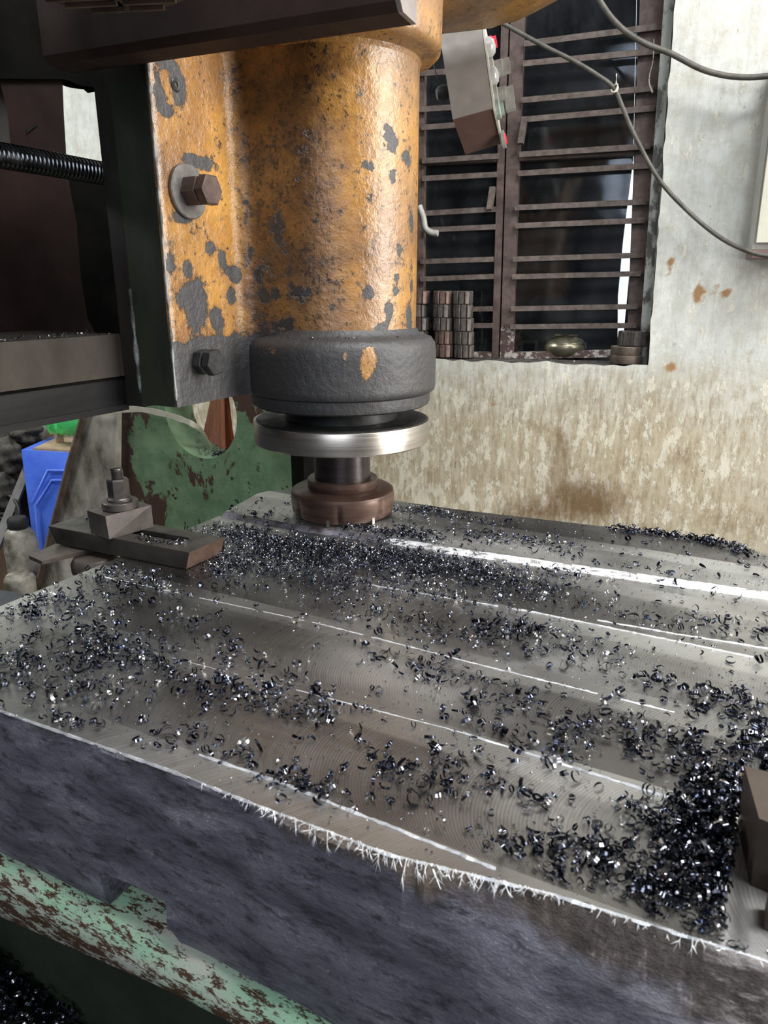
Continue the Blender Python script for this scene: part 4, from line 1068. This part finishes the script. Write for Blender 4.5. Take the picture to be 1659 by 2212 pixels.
# the screw: a helical ridge
bmS = bmesh.new()
pitch = .0048; rings = []
ys = np.arange(-1.2, -.137, pitch/8); SEG = 20
for y in ys:
    ring = []
    for i in range(SEG):
        t = 2*math.pi*i/SEG
        k = (y/pitch-t/(2*math.pi)) % 1
        r = .0118 if k < .45 else (.0102 if .52 < k < .93 else .011)
        ring.append(bmS.verts.new((-.2+r*math.cos(t), y, .404+r*math.sin(t))))
    rings.append(ring)
for a, b in zip(rings, rings[1:]):
    for i in range(SEG):
        j = (i+1) % SEG
        bmS.faces.new((a[i], a[j], b[j], b[i]))
bmS.faces.new(rings[0]); bmS.faces.new(rings[-1][::-1])
tag(bm_obj('lead_screw', bmS, 'screw', None, 30), 'shiny black threaded lead screw above the cross rail', 'lead screw')

# --- motor mounting bar and the motor above it
L0, L1 = Vector((-.1545, -.2555, .4792)), Vector((.1905, -.2295, .4785))
t = (L1-L0).normalized(); nrm = Vector((-t.y, t.x, 0)).normalized(); upv = Vector((0, 0, 1))
mb = thing('motor_bracket', 'long dark brown steel bracket crossing in front of the gold head', 'bracket', (L0+L1)/2)
c = .007
prof = [(0, .006), (.006, 0), (.034, 0), (.034, .12), (0, .12)]
bmx = bmesh.new()
for k, p in enumerate((L0, L1)): pass
ra = [bmx.verts.new(L0+nrm*a+upv*b) for a, b in prof]; rb = [bmx.verts.new(L1-t*.004+nrm*a+upv*b) for a, b in prof]
m_ = len(prof)
for i in range(m_):
    bmx.faces.new((ra[i], ra[(i+1) % m_], rb[(i+1) % m_], rb[i]))
bmx.faces.new(ra[::-1]); bmx.faces.new(rb)
bm_obj('bar', bmx, 'brown_bar', mb, bevel=.0012)
bm_obj('lit_end_face', bm_prism([L1-t*.0035+nrm*a+upv*b for a, b in prof], t*.004), 'bar_end', mb, bevel=.0005)
mc = Vector((-.009, -.3285, .4972))
mot = thing('electric_motor', 'dusty brown slotted motor cowl at the top edge above the bracket', 'motor', mc)
MR = .0725
bmx = bm_lathe([(0, .004), (.020, .004), (MR-.006, .002), (MR-.001, .003), (MR, .008), (MR, .11), (0, .11)], mc, seg=64)
bm_obj('cowl', bmx, 'motor', mot)
for k in range(9):
    yy = -.052+k*.013
    w = math.sqrt(max(.0001, (MR-.012)**2-yy**2))
    for sgn in (-1, 1):
        d1 = Vector((.94, .34, 0)); d2 = Vector((-.34, .94, 0))
        cc = mc+d2*yy+d1*(sgn*w*.52)+Vector((0, 0, .0022))
        bm_obj('slot', bm_obox(cc, d1*(w*.44), d2*.0032, Vector((0, 0, .0008))), 'black', mot, bevel=.0005)
        bm_obj('fin', bm_obox(cc+d2*.0062+Vector((0, 0, -.0012)), d1*(w*.46), d2*.0016, Vector((0, 0, .0022))), 'motor', mot, bevel=.0006)

# --- control pendant behind the head
A = [Vector(p) for p in ((-0.0949, 0.4770, 0.7358), (-0.0317, 0.5096, 0.7359), (0.0144, 0.4736, 0.5671), (-0.0409, 0.4390, 0.5497))]
dp = Vector((-0.0514, 0.5266, 0.5127))-A[3]
dq = Vector((0.0010, 0.5600, 0.5307))-A[2]
pen = thing('control_pendant', 'grey push-button control box hanging tilted in front of the window', 'control box', A[3])
bm_obj('housing', bm_hexa([A[3], A[2], A[2]+dq, A[3]+dp, A[0], A[1], A[1]+dq, A[0]+dp]), 'pendant', pen, bevel=.0025)
fn = (A[2]-A[3]).cross(dp).normalized()
if fn.z > 0: fn = -fn
bm_obj('bottom_panel', bm_prism([A[3]+fn*.0004, A[2]+fn*.0004, A[2]+dq+fn*.0004, A[3]+dp+fn*.0004], fn*.0015), 'pendantb', pen)['label'] = 'brown underside panel'
rn = (A[1]-A[2]).cross(dq).normalized()
if rn.dot(A[2]-A[3]) < 0: rn = -rn
upd = (A[1]-A[2]).normalized()
o0 = A[2]-upd*.004
bm_obj('front_plate', bm_prism([o0+rn*.0008, o0+dq+rn*.0008, A[1]+dq+rn*.0008, A[1]+rn*.0008], rn*.003), 'plate', pen, bevel=.0008)
H = (A[1]-A[2]).length
def onp(h, d): return A[2]+upd*(H*h)+dq*d+rn*.0038
bm_obj('red_button', bm_lathe([(0, 0), (.011, 0), (.011, .006), (.009, .010), (.009, .015), (0, .015)], onp(.80, .55), rn, 24), 'red', pen)
bm_obj('pilot_lamp', bm_lathe([(0, 0), (.016, 0), (.015, .006), (.010, .012), (0, .0145)], onp(.62, .18), rn, 24), 'dome', pen, 60)
for h, lab in ((.47, 0), (.22, 1)):
    k = bm_obj('selector_switch', bm_lathe([(0, 0), (.0185, 0), (.0185, .006), (.013, .007), (.013, .020), (0, .020)], onp(h, .35), rn, 20), 'knob', pen)
    pc = onp(h, .35)+rn*.024
    hv = upd if lab == 0 else (upd*.5-dq.normalized()*.1)
    bm_obj('handle', bm_obox(pc-(upd*.010 if lab else Vector()), rn*.008, dq.normalized()*.004, upd*(.011 if lab == 0 else .019)), 'knob', k, bevel=.0012)
bm_obj('pilot_lamp', bm_lathe([(0, 0), (.016, 0), (.015, .006), (.010, .011), (0, .0135)], onp(.36, .2), rn, 24), 'dome', pen, 60)
bm_obj('green_button', bm_lathe([(0, 0), (.015, 0), (.015, .006), (.011, .008), (.010, .013), (0, .0135)], onp(.06, .25), rn, 24), 'greenlens', pen)
rbn = bm_obj('stop_button', bm_lathe([(0, 0), (.0145, 0), (.0145, .006), (0, .006)], onp(-.04, .8), rn, 24), 'knob', pen)
bm_obj('red_cap', bm_lathe([(0, .006), (.009, .006), (.008, .0085), (0, .009)], onp(-.04, .8), rn, 24), 'red', rbn)
wp = [Vector(p) for p in ((-0.1044, 0.4983, 0.6767), (-0.0986, 0.4907, 0.6468), (-0.0917, 0.4877, 0.6282), (-0.0804, 0.4896, 0.6170), (-0.0695, 0.4925, 0.6096))]
bm_obj('wire', bm_tube(smooth_path(wp, 6), .0011, 6), 'rubber', pen, 80)
bm_obj('cable_gland', bm_lathe([(0, 0), (.010, 0), (.012, .004), (.012, .014), (.008, .020), (0, .020)], Vector((-0.0715, 0.4894, 0.6036)), -(A[2]-A[3]).normalized(), 20), 'rubber', pen)

# ================================================================== clamp on the slab
cs_ = thing('clamp_strap', 'dark slotted steel clamp bar lying on the left edge of the slab', 'clamp', (-.15, -.215, .0006))
ol = [(-.252, -.2485), (-.047, -.2395), (-.045, -.1850), (-.250, -.1880)]
sl0, sl1, sw = Vector((-.205, -.2195)), Vector((-.082, -.2115)), .0075
dsl = (sl1-sl0).normalized(); nsl = Vector((-dsl.y, dsl.x))
slot = [sl1+dsl*math.cos(t)*sw+nsl*math.sin(t)*sw for t in np.linspace(-math.pi/2, math.pi/2, 9)]+[sl0-dsl*math.cos(t)*sw-nsl*math.sin(t)*sw for t in np.linspace(-math.pi/2, math.pi/2, 9)]
bmx = bmesh.new()
rings_ = []
for z in (.0006, .0212):
    o = [bmx.verts.new((a-(.006 if (z < .01 and a > -.1) else 0)+(.010 if (z < .01 and a < -.1) else 0), b, z)) for a, b in ol]; h = [bmx.verts.new((a.x, a.y, z)) for a in slot]
    es = [bmx.edges.new((o[i], o[(i+1) % 4])) for i in range(4)]+[bmx.edges.new((h[i], h[(i+1) % len(h)])) for i in range(len(h))]
    bmesh.ops.triangle_fill(bmx, edges=es, use_beauty=True)
    rings_.append((o, h))
for A_, B_ in ((rings_[0][0], rings_[1][0]), (rings_[0][1], rings_[1][1])):
    for i in range(len(A_)):
        j = (i+1) % len(A_)
        bmx.faces.new((A_[i], A_[j], B_[j], B_[i]))
for f_ in bmx.faces:
    if f_.normal.length == 0: pass
bm_obj('bar', bmx, 'strap', cs_, bevel=.0009)
bm_obj('worn_end', bm_hexa([(-.0530, -.2392, .0010), (-.0525, -.2392, .0010), (-.0505, -.1850, .0010), (-.0512, -.1850, .0010), (-.0472, -.2392, .0205), (-.0464, -.2392, .0205), (-.0444, -.1850, .0205), (-.0452, -.1850, .0205)]), 'strap_end', cs_)
bl = [(-.187, -.2435), (-.1515, -.2495), (-.1405, -.1945), (-.176, -.1885)]
sb = bm_obj('spacer_block', bm_hexa([(a, b, .0214) for a, b in bl]+[(a-.002*(i in (0, 1)), b, .0478) for i, (a, b) in enumerate(bl)]), 'block', None, bevel=.0012)
tag(sb, 'rectangular grey-brown steel block sitting on the slotted clamp bar', 'block')
nc = Vector((-.1635, -.2185, .048))
cnt = thing('clamp_nut', 'hex nut with two round washers tightened on the clamp block', 'nut', nc)
bm_obj('washer', bm_lathe([(.0072, .0002), (.0190, .0002), (.0197, .001), (.0197, .0080), (.0190, .0088), (.0072, .0088)], nc, seg=48), 'block', cnt)
bm_obj('flange', bm_lathe([(.0072, .0088), (.0130, .0088), (.0135, .0095), (.0135, .0118), (.0125, .0132), (.0072, .0132)], nc, seg=48), 'clampsteel', cnt)
bm_obj('hex_nut', bm_lathe([(.0072, .0132), (.0118, .0132), (.0118, .0325), (.0106, .0345), (.0072, .0345)], nc, seg=6, phase=.35), 'clampsteel', cnt, 25)
pr_ = [(0, .0)]
for k in range(40):
    z = .0+k*.0011
    pr_ += [(.0068, z), (.0060, z+.00055)]
pr_ += [(.0064, .0455), (.0055, .0468), (0, .0468)]
tag(bm_obj('threaded_stud', bm_lathe(pr_, nc, seg=24), 'clampsteel', None, 60), 'short threaded stud end standing out of the clamp nut', 'stud')
pk = [(-0.2411, -0.2860, -0.0010), (-0.2135, -0.2909, -0.0010), (-0.2010, -0.2552, -0.0010), (-0.1877, -0.2171, -0.0010), (-0.2205, -0.2048, -0.0010), (-0.2480, -0.2450, -0.0010)]
o = bm_obj('packing_strip', bm_prism([Vector(p) for p in pk], (0, 0, -.0045)), 'wedge', None, bevel=.0006)
tag(o, 'thin brown steel strip poking out under the left end of the clamp bar', 'packing strip')
jk = Vector((-.187, -.243, -.139))
jack = thing('screw_jack', 'squat dark jack supporting the clamp bar beside the slab', 'jack', jk)
bm_obj('body', bm_lathe([(0, 0), (.028, 0), (.028, .095), (.022, .108), (0, .108)], jk, seg=8), 'black_bolt', jack, 25)
bm_obj('head', bm_lathe([(0, .108), (.018, .108), (.026, .116), (.026, .126), (.022, .1325), (0, .1325)], jk, seg=28), 'wedge', jack)
# --- bar end at the right edge of the slab
rb_ = [(.4860, -.322, .0004), (.60, -.305, .0004), (.60, -.415, .0004), (.494, -.405, .0004)]
RT = [(.4810, -.383, .036), (.60, -.37, .036)]
eb = thing('clamp_bar', 'brown-grey square clamp bar end entering at the right edge of the slab', 'clamp', (.56, -.39, .0004))
q = [Vector(p) for p in ((0.4799, -0.3886, 0.0400), (0.5212, -0.3861, 0.0400), (0.5180, -0.4345, 0.0400), (0.4874, -0.4294, 0.0400))]
base_ = [Vector((p.x+.002, p.y, .0004)) for p in q]
order = [3, 2, 1, 0]
bm_obj('bar', bm_hexa([base_[i] for i in order]+[q[i] for i in order]), 'edgeblock', eb, bevel=.0012)
bm_obj('step', bm_hexa([Vector((.4955, -.4555, .0004)), Vector((.60, -.4555, .0004)), Vector((.60, -.443, .0004)), Vector((.4955, -.443, .0004)), Vector((.4955, -.4555, .018)), Vector((.60, -.4555, .018)), Vector((.60, -.443, .018)), Vector((.4955, -.443, .018))]), 'edgeblock', eb, bevel=.001)

# ================================================================== chips
def chip_variant(seed):
    r_ = random.Random(seed)
    R = 1.; turns = r_.choice([.35, .5, .6, .75, .9, 1.15, 1.4])
    n = 9 if turns < 1 else 13
    W0 = r_.uniform(.28, .62); pit = r_.uniform(.1, .8)*turns; flare = r_.uniform(-.25, .45)
    V = []
    for i in range(n+1):
        u = i/n; t = 2*math.pi*turns*u
        r = R*(1+flare*u)
        w = W0*(math.sin(math.pi*min(1, max(0, .10+.85*u)))**.5)*.5+.06
        cx_, cy_ = r*math.cos(t), r*math.sin(t)
        z = pit*(u-.5)
        V.append((cx_*(1+.12*w), cy_*(1+.12*w), z-w)); V.append((cx_*(1-.1*w), cy_*(1-.1*w), z+w))
    V = np.array(V); V -= V.mean(0)
    F = [(2*i, 2*i+1, 2*i+3, 2*i+2) for i in range(n)]
    return V, np.array(F)
VAR = [chip_variant(k) for k in range(14)]
def rotm(a, b, c):
    ca, sa, cb, sb_, cc, sc_ = math.cos(a), math.sin(a), math.cos(b), math.sin(b), math.cos(c), math.sin(c)
    return np.array([[cb*cc, sa*sb_*cc-ca*sc_, ca*sb_*cc+sa*sc_], [cb*sc_, sa*sb_*sc_+ca*cc, ca*sb_*sc_-sa*cc], [-sb_, sa*cb, ca*cb]])
def build_chips(name, items, parent=None):
    Vs = []; Fs = []; off = 0
    for v, pos, rot, sc in items:
        V, F = VAR[v]
        Vs.append((V*sc)@rotm(*rot).T+np.array(pos)); Fs.append(F+off); off += len(V)
    V = np.concatenate(Vs); F = np.concatenate(Fs)
    me = bpy.data.meshes.new(name)
    me.vertices.add(len(V)); me.vertices.foreach_set('co', V.astype(np.float32).ravel())
    me.loops.add(F.size); me.loops.foreach_set('vertex_index', F.astype(np.int32).ravel())
    me.polygons.add(len(F)); me.polygons.foreach_set('loop_start', np.arange(0, F.size, 4, dtype=np.int32))
    me.update(calc_edges=True); me.validate()
    base = Vector((float(V[:, 0].mean()), float(V[:, 1].mean()), float(V[:, 2].min())))
    me.transform(Matrix.Translation(-base))
    o = link(name, me, 'chip', parent, 60)
    o.location = base
    return o
def chip(x, y, z, s):
    tilt = random.choice([0, 0, 1])
    rot = (random.gauss(0, .5)+tilt*math.pi/2*random.choice([1, 1, -1]), random.gauss(0, .45), random.uniform(0, 6.28))
    v = random.randrange(14)
    V = VAR[v][0]@rotm(*rot).T*s
    return (v, (x, y, z-float(V[:, 2].min())+.0002), rot, s)
def surf(x, y):
    yb = np.interp(x, [-.139, -.02, .14, .19, .5, .8], [-.070, -.070, -.058, -.0567, -.0305, -.01])
    return .0056 if y > yb else 0.
def on_slab(x, y):
    if x < -.142 or x > .74 or y > .098: return False
    if y < ytop(x)+.002: return False
    if x < -.02 and y > .0+(x+.139)*.6: return False
    if y > .075+max(0, x)*.06: return False
    if -.262 < x < -.043 and -.252 < y < -.183: return False
    if x > .478 and -.47 < y < -.372: return False
    return True
items = []
def cluster(c, sx, sy, n, s0=.0022, s1=.0042, heap=0., ang=0.):
    k = 0; tries = 0
    while k < n and tries < n*6:
        tries += 1
        a, b = random.gauss(0, 1), random.gauss(0, 1)
        x = c[0]+math.cos(ang)*a*sx-math.sin(ang)*b*sy; y = c[1]+math.sin(ang)*a*sx+math.cos(ang)*b*sy
        if not on_slab(x, y): continue
        if math.hypot(x, y) < .069: continue
        h = heap*math.exp(-(a*a+b*b)/1.6)*random.random()
        items.append(chip(x, y, surf(x, y)+h, random.uniform(s0, s1)*random.choice([.6, .8, .9, 1.]))); k += 1
# the drift in front of the cutter
for c, sx, sy, n in (((-0.0331, -0.1377, 0.0000), .045, .018, 420), ((0.0504, -0.1286, 0.0000), .05, .022, 520), ((0.1329, -0.1177, 0.0000), .05, .022, 520), ((0.1875, -0.1045, 0.0000), .045, .022, 420), ((0.2382, -0.1001, 0.0000), .04, .016, 240), ((0.0536, -0.1891, 0.0000), .06, .02, 380),
                    ((0.0708, -0.0559, 0.0000), .05, .008, 260), ((-0.0331, -0.2043, 0.0000), .03, .022, 260), ((0.1892, -0.1793, 0.0000), .05, .014, 160), ((0.2823, -0.1308, 0.0000), .03, .014, 110), ((-0.0784, -0.1146, 0.0000), .03, .012, 130)):
    cluster(c, sx, sy, int(n*1.6), .0013, .0028, .006)
# along the back strip
for c, sx, sy, n in (((0.1026, 0.0514, 0.0070), .02, .008, 90), ((0.1562, 0.0461, 0.0070), .03, .010, 70), ((0.2009, -0.0102, 0.0070), .05, .012, 110), ((0.2538, -0.0007, 0.0070), .04, .010, 70), ((0.1215, -0.0330, 0.0070), .02, .01, 80), ((-0.0842, -0.0688, 0.0070), .03, .010, 40), ((0.3105, -0.0600, 0.0070), .02, .008, 40), ((-0.1072, 0.0496, 0.0070), .015, .004, 18)):
    cluster(c, sx, sy, n, .0018, .0036, .004)
for k in range(26):
    u = k/25
    cluster((.335+.14*u, .094+.010*u-.035*max(0, u-.7)/.3), .010, .005, 12, .002, .004, .005)
# loose clusters over the milled faces
for c, sx, sy, n in (((-0.1007, -0.2908, 0.0000), .025, .012, 60), ((-0.0496, -0.2844, 0.0000), .02, .01, 36), ((-0.0604, -0.3339, 0.0000), .02, .012, 30), ((-0.1152, -0.3624, 0.0000), .018, .014, 60), ((-0.1029, -0.3845, 0.0000), .012, .01, 40), ((-0.0793, -0.3554, 0.0000), .015, .01, 26),
                    ((-0.0101, -0.3877, 0.0000), .03, .014, 80), ((0.0040, -0.4124, 0.0000), .03, .018, 90), ((0.0513, -0.4132, 0.0000), .03, .012, 60), ((-0.0235, -0.4680, 0.0000), .02, .014, 90), ((-0.0501, -0.4317, 0.0000), .03, .012, 30), ((0.0675, -0.4047, 0.0000), .02, .008, 36), ((0.0281, -0.4636, 0.0000), .03, .014, 46), ((0.0546, -0.4569, 0.0000), .02, .01, 24),
                    ((0.0688, -0.4892, 0.0000), .014, .006, 26), ((0.0435, -0.3349, 0.0000), .03, .01, 30), ((0.1034, -0.3694, 0.0000), .03, .014, 40), ((0.1413, -0.4154, 0.0000), .03, .010, 50), ((0.1763, -0.4007, 0.0000), .035, .012, 80), ((0.1938, -0.3846, 0.0000), .02, .008, 36), ((0.1479, -0.4661, 0.0000), .012, .01, 22), ((0.2016, -0.4139, 0.0000), .012, .006, 12),
                    ((0.2123, -0.4654, 0.0000), .03, .008, 26), ((0.2429, -0.4694, 0.0000), .03, .006, 34), ((0.2595, -0.4747, 0.0000), .012, .006, 20), ((0.2263, -0.2598, 0.0000), .05, .014, 60), ((0.3057, -0.2086, 0.0000), .03, .012, 100), ((0.2980, -0.2368, 0.0000), .03, .008, 50), ((0.2561, -0.3067, 0.0000), .02, .012, 46), ((0.1922, -0.2363, 0.0000), .05, .01, 60),
                    ((0.2969, -0.3310, -0.0000), .03, .014, 30), ((0.3211, -0.3184, 0.0000), .02, .012, 24), ((0.3441, -0.3134, 0.0000), .012, .01, 10), ((0.3182, -0.3596, 0.0000), .016, .008, 22), ((0.3887, -0.3351, 0.0000), .02, .008, 50), ((0.3773, -0.3527, 0.0000), .02, .006, 26), ((0.4024, -0.3096, 0.0000), .014, .008, 14), ((0.3192, -0.4047, 0.0000), .018, .014, 30), ((0.3350, -0.4215, 0.0000), .012, .01, 24),
                    ((0.2977, -0.4409, 0.0000), .018, .012, 40), ((0.2847, -0.4278, 0.0000), .02, .01, 24), ((0.3751, -0.4213, 0.0000), .009, .007, 22), ((0.3716, -0.3775, 0.0000), .02, .006, 22), ((0.3868, -0.0367, 0.0000), .04, .01, 40), ((0.4013, -0.1434, 0.0000), .03, .008, 34), ((0.3784, -0.2348, 0.0000), .04, .012, 34), ((0.3954, -0.2501, 0.0000), .02, .008, 22),
                    ((0.4704, -0.2512, 0.0000), .018, .010, 90), ((0.4772, -0.2708, 0.0000), .014, .006, 30), ((0.4387, -0.1292, 0.0000), .05, .012, 40), ((0.4754, -0.1101, 0.0000), .03, .01, 26), ((0.4297, -0.2548, 0.0000), .03, .01, 10), ((0.4487, -0.3212, 0.0000), .03, .012, 70), ((0.4370, -0.3436, 0.0000), .02, .01, 30), ((0.4610, -0.3363, 0.0000), .02, .012, 70), ((0.4933, -0.3036, 0.0000), .01, .014, 110),
                    ((0.4308, -0.3968, 0.0000), .010, .010, 20), ((0.4374, -0.4080, 0.0000), .008, .008, 24), ((0.4178, -0.4377, 0.0000), .014, .010, 40), ((0.4316, -0.4484, 0.0000), .016, .008, 70), ((0.3931, -0.4578, 0.0000), .016, .006, 22), ((0.4043, -0.4084, 0.0000), .008, .008, 3), ((0.4053, -0.4478, 0.0000), .012, .006, 26), ((0.3822, -0.4634, 0.0000), .02, .005, 20), ((0.4554, -0.4619, 0.0000), .012, .007, 26), ((0.4855, -0.4552, 0.0000), .016, .010, 60), ((0.4932, -0.4330, 0.0000), .016, .010, 70), ((0.4443, -0.4584, 0.0000), .015, .006, 40)):
    cluster(c, sx, sy, n, .0020, .0044, .003)
# heap against the right-hand bar
for c, sx, sy, n in (((0.4768, -0.3664, 0.0000), .012, .014, 260), ((0.4767, -0.3917, 0.0000), .012, .012, 260), ((0.4708, -0.4102, 0.0000), .014, .010, 240), ((0.4842, -0.4106, 0.0000), .012, .010, 200), ((0.4645, -0.3857, 0.0000), .006, .012, 90), ((0.4826, -0.4287, 0.0000), .016, .008, 110), ((0.4591, -0.4342, 0.0000), .012, .008, 60)):
    cluster(c, sx, sy, n, .0024, .0046, .016)
# stray singles
for _ in range(420):
    x, y = random.uniform(-.14, .52), random.uniform(-.49, .07)
    if on_slab(x, y) and math.hypot(x, y) > .069: items.append(chip(x, y, surf(x, y), random.uniform(.0016, .0042)))
crumbs = []
for _ in range(6500):
    x, y = random.uniform(-.14, .55), random.uniform(-.49, .09)
    if on_slab(x, y) and math.hypot(x, y) > .069: crumbs.append(chip(x, y, surf(x, y), random.uniform(.0003, .0009)))
cp = np.array(cam.location)
def dist(it): return float(np.linalg.norm(np.array(it[1])-cp))
# the nearest single chips in view are objects of their own
def vis(it):
    p = _m.transposed() @ (Vector(it[1])-cam.location)
    return p.z < 0 and abs(p.x/-p.z) < 829/1534 and abs(p.y/-p.z) < 1106/1534
order_ = sorted([i for i in range(len(items)) if vis(items[i])], key=lambda i: dist(items[i])/items[i][3])
near = set(order_[:300])
vme = []
for k in range(14):
    V, F = VAR[k]
    me = bpy.data.meshes.new('metal_chip'); me.from_pydata([tuple(v) for v in V], [], [tuple(int(q) for q in f) for f in F])
    me.materials.append(M['chip']); me.polygons.foreach_set('use_smooth', [True]*len(F)); vme.append(me)
for i in sorted(near):
    v, pos, rot, s = items[i]
    o = bpy.data.objects.new('metal_chip', vme[v]); C.objects.link(o)
    o.location = pos; o.rotation_euler = rot; o.scale = (s, s, s)
    zone = 'in the heap beside the clamp bar end' if pos[0] > .43 else 'near the torn front edge of the slab' if pos[1] < -.42 else 'on the near right half of the slab' if pos[0] > .25 else 'on the near left half of the slab'
    tag(o, 'large curled dark steel chip '+zone, 'metal chip', 'large chips '+zone)
rest = [it for i, it in enumerate(items) if i not in near]
tag(build_chips('swarf', rest), 'mass of fine curled dark chips drifted over the milled slab', 'metal chips', None, 'stuff')
tag(build_chips('metal_dust', crumbs), 'tiny bright steel crumbs sprinkled over the milled slab', 'metal dust', None, 'stuff')
def scatter(name, n, fn, s0, s1, label):
    it = []
    for _ in range(n):
        x, y, z = fn()
        it.append(chip(x, y, z, random.uniform(s0, s1)))
    tag(build_chips(name, it), label, 'metal chips', None, 'stuff')
def f_strap():
    c = random.choice([(-.222, -.212), (-.125, -.228), (-.115, -.232), (-.105, -.236), (-.100, -.229), (-.085, -.222), (-.075, -.228), (-.068, -.222)])
    return c[0]+random.gauss(0, .006), c[1]+random.gauss(0, .003), .0213
scatter('swarf', 60, f_strap, .0012, .0026, 'few curled chips lying on top of the dark clamp bar')
def f_rail(): return random.uniform(-.19, -.146), random.uniform(-.6, -.215), .2397
scatter('swarf', 200, f_rail, .0006, .0016, 'small chips on the ledge of the cross rail below the lead screw')
def f_pile():
    u, v = abs(random.gauss(0, .06)), abs(random.gauss(0, .045))
    return -.13+u*1.2, -.485-v*1.1, -.33+max(0, .045-.25*(u+v))*random.random()
scatter('swarf', 1500, f_pile, .0024, .0046, 'dark glossy heap of chips on the ledge at the bottom left corner')
def f_hole():
    t = random.gauss(-1.35, .28); r = HR-.004*random.random()
    return HX+r*math.cos(t), random.uniform(.31, .375), HZc+r*math.sin(t)
scatter('swarf', 140, f_hole, .0018, .0034, 'small chips caught in the bottom of the upright hole')
def f_col():
    t = random.uniform(-2.6, .1); r = random.uniform(.094, .108)
    return r*math.cos(t), r*math.sin(t), .2335
scatter('swarf', 70, f_col, .0005, .0014, 'tiny chips stuck on top of the blackened collar')
def f_sill(): 
    p = wl(random.uniform(-.05, .29), random.uniform(-.08, -.01), .1245)
    return p.x, p.y, p.z
scatter('swarf', 60, f_sill, .0008, .002, 'tiny glinting chips strewn along the sooty window sill')
